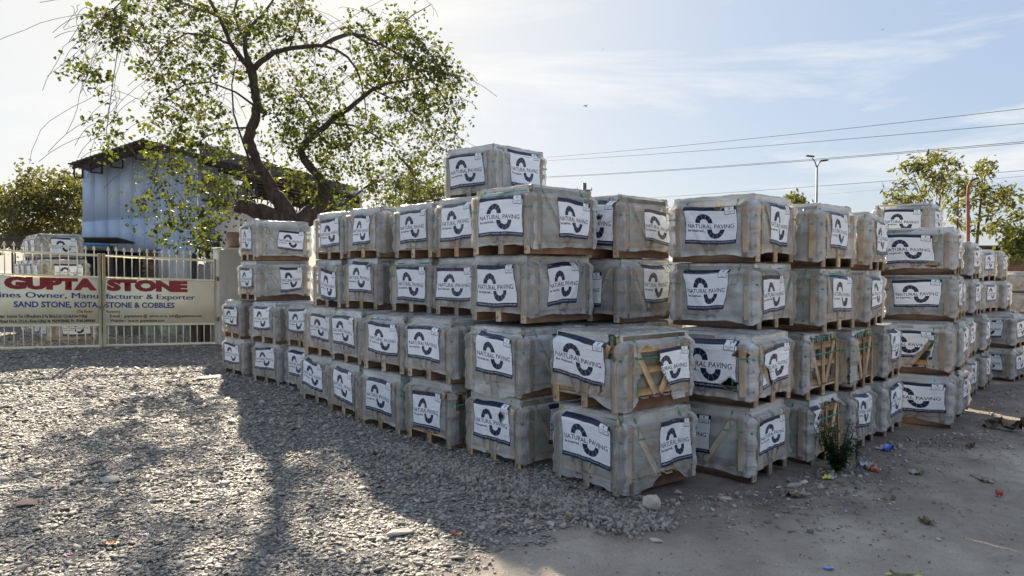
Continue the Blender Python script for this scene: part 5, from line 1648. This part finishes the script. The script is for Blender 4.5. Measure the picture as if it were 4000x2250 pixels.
small_tree('bushy_tree', 'olive green bushy tree behind the lean-to left of the shed', [[(250, 960, 16), (240, 880, 14), (215, 800, 10), (180, 740, 6)], [(245, 900, 8), (300, 840, 6), (320, 760, 4)], [(235, 880, 8), (150, 820, 6), (70, 780, 4)]],
  [(180, 720, 120, 60, 26), (90, 800, 100, 80, 34), (230, 790, 100, 90, 40), (40, 900, 80, 60, 20), (180, 900, 120, 60, 36), (290, 860, 50, 80, 20), (20, 820, 60, 60, 12), (300, 730, 40, 40, 8)], 34, 1, .16, 'leaf_olive', 31, perc=42, rc=.55, cr=1.5)
small_tree('stump_tree', 'dead pole like trunk hung with creepers behind the top crates', [[(1612, 830, 22), (1610, 760, 20), (1608, 700, 18), (1606, 655, 16)], [(1606, 665, 8), (1590, 640, 7), (1578, 632, 6)]],
  [(1610, 700, 22, 60, 8), (1640, 780, 60, 30, 14), (1560, 780, 60, 30, 14), (1700, 750, 50, 50, 14), (1740, 700, 30, 60, 9)], 24, 1, .085, 'leaf', 33, perc=40, rc=.32, cr=.6)
small_tree('young_tree', 'slender young tree behind the right end of the gate', [[(815, 1010, 5), (812, 930, 4), (808, 850, 3)], [(840, 1010, 4), (836, 940, 3)]],
  [(800, 900, 30, 60, 9), (840, 960, 35, 50, 12), (800, 990, 30, 25, 8)], 23, 1, .085, 'leaf', 35, perc=22, rc=.28, cr=.4)
RT = 'thin feathery trees beyond the right end of the pile'
small_tree('tall_tree', 'left one of the thin feathery trees, yellow green, behind the single top crate', [[(3655, 980, 9), (3662, 880, 8), (3672, 780, 6), (3680, 660, 4), (3688, 610, 2)], [(3660, 880, 5), (3620, 800, 4), (3575, 700, 3), (3560, 640, 2)], [(3600, 800, 4), (3540, 790, 3), (3500, 770, 2)]],
  [(3560, 660, 55, 35, 10), (3620, 640, 60, 40, 14), (3680, 625, 35, 35, 7), (3540, 740, 65, 40, 15), (3640, 720, 60, 50, 15), (3500, 790, 45, 20, 7), (3590, 780, 60, 25, 8), (3730, 625, 20, 12, 2)], 40, 1, .135, 'leaf_right', 41, 2.6, 14, .40, RT, .8)
small_tree('tall_tree', 'right one of the thin feathery trees, tallest trunk beside the rusty lamp post', [[(3815, 960, 12), (3822, 880, 10), (3832, 780, 8), (3838, 680, 5), (3842, 630, 2)], [(3740, 900, 7), (3742, 800, 6), (3745, 700, 4)], [(3825, 850, 5), (3880, 840, 4), (3930, 790, 3), (3965, 740, 2)], [(3820, 900, 4), (3900, 905, 3), (3960, 850, 2)]],
  [(3840, 660, 45, 40, 10), (3870, 650, 30, 30, 4), (3720, 720, 60, 50, 15), (3800, 760, 60, 60, 16), (3730, 800, 50, 50, 9), (3870, 770, 70, 60, 16), (3940, 750, 50, 40, 10), (3920, 830, 60, 50, 10), (3850, 880, 70, 40, 10), (3930, 900, 60, 30, 8), (3740, 880, 40, 30, 4), (3735, 665, 20, 14, 2), (3990, 840, 20, 60, 4)], 41, 1, .135, 'leaf_right', 43, 2.6, 14, .40, RT, .8)
small_tree('green_bush', 'bright green bush above the wall at the right edge', [[(3975, 1000, 6), (3975, 940, 4)]], [(3975, 940, 45, 45, 30), (3960, 985, 60, 20, 14)], 36, 1, .17, 'leaf', 45, 1.2, 30, .4, None, .8)
small_tree('far_treetop', 'tiny distant treetop just above the crates left of the double lamp', [[(3100, 900, 4), (3098, 790, 3)]], [(3095, 775, 35, 14, 12), (3130, 785, 20, 10, 5)], 60, 1, .25, 'leaf_right', 47, 1.2, 16, .5, None, .5)

# ---------------------------------------------------------------- wall and shed roof at the far right
p = at(3960, 1050, 46)
o = empty('brown_wall', (p.x + 8, 46, 0)); tag(o, 'long rusty brown boundary wall beyond the right end of the pile', 'wall')
MB().box((0, 0, .95), (24, .3, 3.1)).obj('wall_face', M['brown_wall'], o)
MB().box((0, -.02, 2.56), (24, .44, .12)).obj('coping', M['brick'], o)
o = empty('dark_roofed_shed', (p.x + 12, 50, 0)); tag(o, 'low dark roofed shed peeping over the brown wall at the far right', 'building')
MB().box((-3, 4, 1.6), (26, 8, 3.2)).obj('walls', M['mortar'], o)
MB().box((-3, 3.6, 3.45), (28, 9, .22)).obj('roof', M['dark_metal'], o)

# ---------------------------------------------------------------- poles and wires
def lamp():
    D = 46; b0 = at(3187, 1050, D)
    root = empty('double_street_lamp', (b0.x, D, 0)); tag(root, 'tall slim lamp post with two curved arms above the crates', 'street lamp')
    zt = at(3187, 655, D).z
    MB().tube([Vector((0, 0, -.3)), Vector((0, 0, 3)), Vector((0, 0, zt))], [.10, .085, .055], 8).obj('pole', M['pole_grey'], root)
    for px, py, lx, ly in ((3172, 618, 3160, 602), (3208, 628, 3226, 627)):
        q = at(px, py, D); e = at(lx, ly, D)
        iv = Vector((b0.x, D, 0))
        MB().tube([Vector((0, 0, zt)), Vector(((q.x - b0.x) * .45, 0, zt + (q.z - zt) * .65)), q - iv], .04, 6).obj('arm', M['pole_grey'], root)
        hd = q - iv; en = e - iv; sg = 1 if en.x > hd.x else -1
        b_ = MB().box(((hd.x + en.x) / 2 + sg * .02, 0, (hd.z + en.z) / 2 + .0), (.50, .20, .09), np.array(Matrix.Rotation(-.12 * sg, 3, 'Y')), bev=.03)
        b_.obj('lamp_head', M['dark_metal'], root)
lamp()
def lamp2():
    D = 33; b0 = at(3783, 1050, D); iv = Vector((b0.x, D, 0))
    root = empty('rusty_street_lamp', (b0.x, D, 0)); tag(root, 'rusty red lamp post with a bent top among the right hand trees', 'street lamp')
    pts = [Vector((0, 0, -.4)), at(3782, 900, D) - iv, at(3780, 760, D) - iv, at(3783, 728, D) - iv, at(3792, 710, D) - iv, at(3803, 702, D) - iv]
    MB().tube(pts, [.085, .08, .07, .06, .055, .05], 8).obj('pole', M['pole_rust'], root)
    a = at(3806, 700, D) - iv
    MB().box((a.x, 0, a.z), (.35, .18, .10), np.array(Matrix.Rotation(-.3, 3, 'Y')), bev=.03).obj('lamp_head', M['dark_metal'], root)
lamp2()
def upole(px, ptop, D, label, r_=.12):
    b0 = at(px, 1050, D); root = empty('utility_pole', (b0.x, D, 0)); tag(root, label, 'utility pole')
    zt = at(px, ptop, D).z
    MB().tube([Vector((0, 0, -.3)), Vector((0, 0, zt))], [r_, r_ * .75], 8).obj('pole', M['pole_grey'], root)
    MB().box((0, 0, zt - .5), (1.1, .08, .08)).obj('crossarm', M['pole_grey'], root)
    for x in (-.5, .5): MB().tube([Vector((x, 0, zt - .46)), Vector((x, 0, zt - .3))], .04, 6).obj('insulator', M['whitewash'], root)
upole(2282, 715, 52, 'short dark utility pole top sticking up between the upper crates', .2)
upole(811, 852, 48, 'thin grey utility pole in the gap between shed and tree', .10)
WG = 'overhead power lines crossing the right sky'
def wire(pa, Da, pb, Db, sag, label, r_=.02, grp=WG):
    a, c = at(pa[0], pa[1], Da), at(pb[0], pb[1], Db)
    pts = []
    for i in range(25):
        t_ = i / 24; q = a.lerp(c, t_); q.z -= sag * 4 * t_ * (1 - t_); pts.append(q)
    o = MB().tube(pts, r_, 4).obj('power_line', M['wire']); tag(o, label, 'power line', grp)
ext = lambda x0, y0, x1, y1, xe: (xe, y0 + (y1 - y0) * (xe - x0) / (x1 - x0))
wire((2100, 617), 90, ext(2135, 615, 4000, 420, 4300), 42, .25, 'uppermost power line sloping down from the upper right')
wire((2100, 629), 90, ext(2135, 627, 4000, 478, 4300), 42, .25, 'second power line from the top in the right sky')
wire((2100, 692), 88, ext(2140, 690, 4000, 549, 4300), 42, .25, 'upper strand of the paired power line passing above the double lamp')
wire((2100, 695), 89, ext(2140, 693, 4000, 555, 4300), 43, .25, 'lower strand of the paired power line passing above the double lamp')
wire(ext(2543, 771, 4000, 667, 2350), 95, ext(2982, 751, 4000, 667, 4300), 44, .1, 'low power line running behind the feathery trees, upper of two')
wire(ext(3079, 768, 4000, 685, 2900), 95, ext(3079, 768, 4000, 685, 4300), 44, .1, 'low power line running behind the feathery trees, lower of two')
wire((3850, 808), 80, (4200, 796), 60, .1, 'thin power line right of the feathery trees, upper of two', .018)
wire((3800, 855), 80, (4200, 846), 60, .1, 'thin power line right of the feathery trees, lower of two', .018)

# ---------------------------------------------------------------- birds
def bird(px, py, D, span, label, rz, bank=.2):
    p = at(px, py, D); root = empty('bird', p, rz); tag(root, label, 'bird', 'birds gliding in the sky')
    root.rotation_euler = (bank, 0, rz)
    b_ = MB(); s_ = span
    b_.tube([Vector((0, .22 * s_, 0)), Vector((0, .12 * s_, 0)), Vector((0, 0, 0)), Vector((0, -.16 * s_, 0)), Vector((0, -.3 * s_, 0))], [.01 * s_, .045 * s_, .06 * s_, .035 * s_, .03 * s_], 6)
    for sg in (-1, 1):
        v = [(0, .10 * s_, .01), (sg * .25 * s_, .12 * s_, .05 * s_), (sg * .5 * s_, -.02 * s_, .10 * s_), (sg * .26 * s_, -.06 * s_, .05 * s_), (0, -.09 * s_, .01)]
        v += [(a, b2, c - .01 * s_) for a, b2, c in v]
        b_.add(v, [(0, 1, 3, 4), (1, 2, 3), (9, 8, 6, 5), (8, 7, 6), (0, 5, 6, 1), (1, 6, 7, 2), (2, 7, 8, 3), (3, 8, 9, 4)])
    b_.add([(-.05 * s_, -.2 * s_, 0), (.05 * s_, -.2 * s_, 0), (.08 * s_, -.42 * s_, 0), (-.08 * s_, -.42 * s_, 0), (0, -.3 * s_, -.02 * s_)], [(0, 1, 2, 3), (0, 4, 1), (1, 4, 2), (2, 4, 3), (3, 4, 0)])
    o = b_.obj('body', M['dark_metal'], root)
bird(2286, 414, 55, .55, 'largest gliding bird, above the topmost crate to its right', 2.2)
bird(3449, 116, 70, .35, 'small bird high at the upper right of the sky', .6)
bird(2355, 192, 90, .30, 'small bird near the top centre of the sky', 1.2)
bird(2387, 634, 60, .25, 'pale small bird just above the second power line', 0.4)

# ---------------------------------------------------------------- weeds, boulder, stones, litter
def weed(px, py, D, h, n, seed, label, spread=.12):
    p = at(px, py, D); x, y = p.x, p.y; root = empty('weed', (x, y, gz(x, y))); tag(root, label, 'plant')
    g = np.random.default_rng(seed); st = MB(); V_, F_, off = [], [], 0
    lv = MB()
    for k in range(n):
        a = g.uniform(0, 6.28); hh = h * g.uniform(.55, 1)
        top = np.array([math.cos(a) * spread * g.uniform(.3, 1), math.sin(a) * spread * g.uniform(.3, 1), hh])
        pts = [np.array([0, 0, 0]) * (1 - t_) + top * t_ + np.array([0, 0, 0]) for t_ in np.linspace(0, 1, 7)]
        st.tube([tuple(q) for q in pts], list(np.linspace(.006, .002, 7)), 5)
        for j_ in range(int(hh / .026)):
            t_ = .12 + .88 * j_ / (hh / .026); q = top * t_
            an = g.uniform(0, 6.28); s_ = g.uniform(.045, .10) * (1.15 - .5 * t_)
            d_ = np.array([math.cos(an), math.sin(an), g.uniform(-.3, .5)]); d_ /= np.linalg.norm(d_)
            sd_ = np.cross(d_, [0, 0, 1]); sd_ /= np.linalg.norm(sd_); up = np.cross(sd_, d_)
            v = [q, q + d_ * s_ * .4 + sd_ * s_ * .28 + up * s_ * .06, q + d_ * s_ + up * -s_ * .1, q + d_ * s_ * .4 - sd_ * s_ * .28 + up * s_ * .06]
            lv.add([tuple(w_) for w_ in v], [(0, 1, 2), (0, 2, 3)])
    st.obj('stems', M['leaf_weed'], root); tag(lv.obj('leaves', M['leaf_weed'], root), kind='stuff')
weed(3272, 1800, 7.62, .58, 34, 3, 'tall dark green leafy weed growing before the bare fronted ground crate', .27)
weed(3345, 1755, 8.2, .42, 2, 5, 'single upright weed stem with paired leaves left of the slanted print', .05)

def rock(px, py, D, s, label, seed, matn='stone_pale', name='boulder', sc=(1, .85, .95), grp=None, cat='rock'):
    import bmesh
    p = at(px, py, D); x, y = p.x, p.y
    bm = bmesh.new(); bmesh.ops.create_icosphere(bm, subdivisions=3, radius=1)
    g = np.random.default_rng(seed)
    pl_ = [(Vector(g.normal(0, 1, 3)).normalized(), g.uniform(.55, .85)) for _ in range(12)]
    for v in bm.verts:
        c = v.co.copy()
        for n_, d_ in pl_:
            e = c.dot(n_) - d_
            if e > 0: c -= n_ * e
        c += v.co * .035 * float(snoise(np.array(v.co.x), np.array(v.co.y + v.co.z), seed, 3, 1.2))
        v.co = Vector((c.x * sc[0] * s, c.y * sc[1] * s, c.z * sc[2] * s))
    me = bpy.data.meshes.new(name); bm.to_mesh(me); bm.free(); me.materials.append(M[matn])
    zmin = min(v.co.z for v in me.vertices)
    o = link(name, me, None, (x, y, gz(x, y) - zmin * .82), g.uniform(0, 6)); tag(o, label, cat, grp)
rock(2538, 1975, 6.12, .095, 'pale cream boulder at the foot of the near corner crate', 3)
RGp = 'loose stone blocks lying about on the ground'
rock(2830, 1935, 6.45, .055, 'grey squared stone block lying between the two nearest ground crates', 5, 'stone', 'stone_block', (1.4, .8, .5), RGp)
rock(2650, 1925, 6.6, .04, 'small grey stone beside the pale boulder', 7, 'stone', 'stone_block', (1, .8, .7), RGp)
rock(3100, 1855, 7.0, .07, 'flat bluish stone in front of the second right ground crate', 9, 'stone', 'stone_block', (1.3, .8, .35), RGp)
rock(3140, 1840, 7.15, .05, 'pale flat stone by the yellow wrapper', 11, 'stone_pale', 'stone_block', (1.3, .8, .35), RGp)
rock(3205, 1875, 6.9, .04, 'upright brownish stone on the darker ground', 13, 'stone', 'stone_block', (.8, .7, 1.0), RGp)
for px, py, D, s, lb, mt_ in ((100, 2000, 6.1, .085, 'large brownish stone at the left edge of the chippings', 'brick'), (1560, 2130, 5.45, .075, 'wide grey slab piece near the bottom centre', 'stone'), (430, 1900, 6.8, .09, 'long slab piece lying in the left chippings', 'stone'),
   (2150, 2060, 5.7, .045, 'pale pointed stone where chippings meet the track', 'stone_pale'), (2560, 2120, 5.4, .04, 'flat pale stone on the track below the boulder', 'stone_pale'), (820, 1475, 13.3, .2, 'broad dark slab lying before the gate end crates', 'stone')):
    rock(px, py, D, s, lb, int(px), mt_, 'stone_piece', (1.4, .9, .35 if s < .15 else .12), RGp)

def crumple(px, py, D, sx, sy, sz, cols, label, seed, name='litter', cat='litter', grp=None, n=9):
    """a crumpled sheet lying on the ground"""
    p = at(px, py, D); x, y = p.x, p.y; g = np.random.default_rng(seed)
    X_, Y_ = np.meshgrid(np.linspace(-1, 1, n), np.linspace(-1, 1, n))
    X2 = X_ * (1 + .25 * snoise(X_, Y_, seed, 2, .7)); Y2 = Y_ * (1 + .25 * snoise(X_, Y_, seed + 1, 2, .7))
    Z_ = np.abs(snoise(X_, Y_, seed + 2, 3, .9)) * sz + .004 + g.random(X_.shape) * sz * .35
    V = np.stack([X2 * sx, Y2 * sy, Z_], -1).reshape(-1, 3)
    V[:, 2] += ground(V[:, 0] + x, V[:, 1] + y) - gz(x, y)
    ii = np.arange((n - 1) * n).reshape(n - 1, n)[:, :-1].ravel(); F = np.stack([ii, ii + 1, ii + n + 1, ii + n], 1)
    me = fast_mesh(name, V, F)
    for c_ in cols: me.materials.append(M[c_])
    me.polygons.foreach_set('material_index', np.array([(k // (n - 1)) * len(cols) // (n - 1) for k in range(len(F))], np.int32))
    o = link(name, me, None, (x, y, gz(x, y)), g.uniform(0, 3)); tag(o, label, cat, grp)
for nm, c1, c2 in (('lit_blue', (.03, .08, .55), (.10, .18, .75)), ('lit_red', (.5, .02, .02), (.65, .05, .04)), ('lit_yellow', (.75, .60, .03), (.85, .75, .10)), ('lit_white', (.42, .41, .40), (.60, .59, .57)), ('lit_purple', (.30, .22, .70), (.42, .36, .85)),
                   ('lit_lime', (.55, .60, .08), (.70, .72, .15)), ('lit_cloth', (.12, .13, .07), (.26, .25, .13)), ('lit_brown', (.10, .065, .04), (.22, .15, .09)), ('lit_grey', (.25, .25, .25), (.42, .41, .40)), ('lit_lilac', (.32, .36, .58), (.45, .49, .68))):
    M[nm] = simple(nm, c1, c2, 9, .5, .2, objrand=.05)
crumple(3460, 1715, 8.75, .11, .06, .05, ['lit_blue', 'lit_lilac', 'lit_white'], 'blue and white plastic packet at the foot of the fourth right ground crate', 1)
crumple(3240, 1826, 7.3, .06, .05, .03, ['lit_white', 'lit_lime', 'lit_yellow'], 'white and yellow green wrapper before the weed', 2)
crumple(3378, 1780, 7.85, .09, .07, .07, ['lit_white', 'lit_lilac', 'lit_grey'], 'crumpled clear plastic bag right of the weed', 3)
crumple(3420, 1800, 7.7, .05, .04, .04, ['lit_white', 'lit_red'], 'small crumpled white and red wrapper right of the weed', 4)
crumple(3905, 1878, 6.95, .028, .028, .05, ['lit_red'], 'crumpled bright red scrap on the track at the right', 5)
crumple(3235, 2183, 5.0, .036, .022, .008, ['lit_lilac', 'lit_blue'], 'flat light blue packet on the bottom right of the track', 6)
crumple(3540, 2215, 4.88, .12, .035, .03, ['lit_cloth', 'lit_lime', 'lit_cloth'], 'dirty olive rag lying at the bottom edge of the track', 7)
crumple(3905, 2218, 4.88, .045, .006, .008, ['lit_red'], 'thin red strip on the track at the bottom right corner', 8)
crumple(3490, 1893, 6.75, .085, .014, .012, ['lit_brown'], 'forked brown palm leaf piece lying on the track', 9)
crumple(1782, 2102, 5.45, .034, .026, .018, ['lit_yellow', 'lit_red', 'lit_red', 'lit_blue'], 'yellow and red snack wrapper on the chippings near the bottom centre', 10)
crumple(430, 2150, 5.25, .055, .028, .014, ['lit_red', 'lit_yellow', 'lit_red'], 'red and yellow wrapper on the left chippings', 11)
crumple(262, 2184, 5.05, .025, .02, .012, ['lit_red', 'lit_blue'], 'small red and blue wrapper near the lower left corner', 12)
crumple(568, 2098, 5.45, .022, .02, .012, ['lit_purple'], 'little purple wrapper on the left chippings', 13)
crumple(2112, 1942, 6.45, .028, .016, .014, ['lit_lilac', 'lit_purple'], 'small violet blue wrapper on the stones before the near corner crate', 14)
crumple(2060, 1903, 6.75, .02, .018, .018, ['lit_lilac'], 'small pale blue scrap on the stones left of the near corner crate', 15)
crumple(1982, 1845, 7.1, .03, .012, .02, ['lit_red', 'lit_white'], 'little red and white carton under the holed print crate', 16)
crumple(1585, 1995, 6.1, .018, .012, .01, ['lit_lilac'], 'tiny light blue scrap in the middle chippings', 17)
crumple(3580, 1800, 7.7, .11, .06, .04, ['lit_cloth', 'lit_grey'], 'dusty grey rag on the edge of the track', 18)
crumple(3840, 1812, 7.55, .12, .05, .03, ['lit_cloth', 'lit_grey', 'lit_cloth'], 'tangled greenish rag beyond the red scrap', 19)
crumple(3620, 1985, 6.1, .07, .05, .05, ['lit_cloth', 'lit_brown'], 'tuft of dry grass and rag in the middle of the track', 20)
crumple(3920, 1590, 10.3, .22, .10, .14, ['lit_brown', 'black', 'lit_brown'], 'dark heap of rubbish beside the far right ground crates', 21)
crumple(3790, 1700, 9.0, .10, .04, .07, ['black', 'lit_brown'], 'black lump on the track edge before the narrow ground crates', 22)
crumple(3110, 1905, 6.7, .10, .07, .05, ['lit_brown', 'stone', 'lit_brown'], 'brown earthy clump on the darker ground', 23)
# scraps of film, paper and dry leaves drifted along the right hand row
g = np.random.default_rng(77)
def scraps(name, n, cols, s0, s1, seed, label, wd=1.0):
    g = np.random.default_rng(seed)
    t_ = g.random(n) ** .9; P = np.array(ROWR)
    cum = np.linspace(0, 1, len(P)); x = np.interp(t_, cum, P[:, 0]); y = np.interp(t_, cum, P[:, 1])
    d = np.abs(g.normal(0, .55 * wd, n)) + .12
    x = x + d * .66; y = y - d * .75
    V, F, mi = [], [], []
    for i in range(n):
        s_ = g.uniform(s0, s1); an = g.uniform(0, 6.28, 5) * .2 + np.arange(5) * 1.2566
        r_ = g.uniform(.4, 1.1, 5) * s_; q = g.uniform(.35, 1)
        vx = np.cos(an) * r_; vy = np.sin(an) * r_ * q; ph = g.uniform(0, 6.28)
        X_ = x[i] + vx * math.cos(ph) - vy * math.sin(ph); Y_ = y[i] + vx * math.sin(ph) + vy * math.cos(ph)
        Z_ = ground(X_, Y_) + .004 + g.random(5) * s_ * .45
        V.append(np.stack([X_, Y_, Z_], 1)); V.append([[x[i], y[i], float(Z_.mean()) + s_ * .2]])
        b0 = i * 6
        for k in range(5): F.append((b0 + k, b0 + (k + 1) % 5, b0 + 5)); mi.append(int(i % len(cols)))
    me = fast_mesh(name, np.concatenate(V), F)
    for c_ in cols: me.materials.append(M[c_])
    me.polygons.foreach_set('material_index', np.array(mi, np.int32))
    tag(link(name, me), label, 'litter', kind='stuff')
scraps('plastic_scraps', 180, ['lit_white', 'lit_grey', 'lit_lilac', 'lit_grey', 'lit_white', 'lit_cloth'], .010, .040, 1, 'pale scraps of torn film and paper drifted along the right hand row')
scraps('dry_leaves', 1500, ['lit_brown', 'lit_cloth', 'lit_brown', 'stone'], .010, .030, 2, 'dry leaves and dark crumbs drifted along the right hand row', 1.2)
me = scatter('track_rubble', TR, *(lambda t_, d: (np.interp(t_, np.linspace(0, 1, len(ROWR)), [p[0] for p in ROWR]) + d * .66, np.interp(t_, np.linspace(0, 1, len(ROWR)), [p[1] for p in ROWR]) - d * .75))(g.random(900), np.abs(g.normal(0, .35, 900)) + .05), .008 + .03 * g.random(900) ** 3, 91, .4, .5)
tag(link('track_rubble', me), 'broken stone rubble along the foot of the right hand row', 'rubble', kind='stuff')
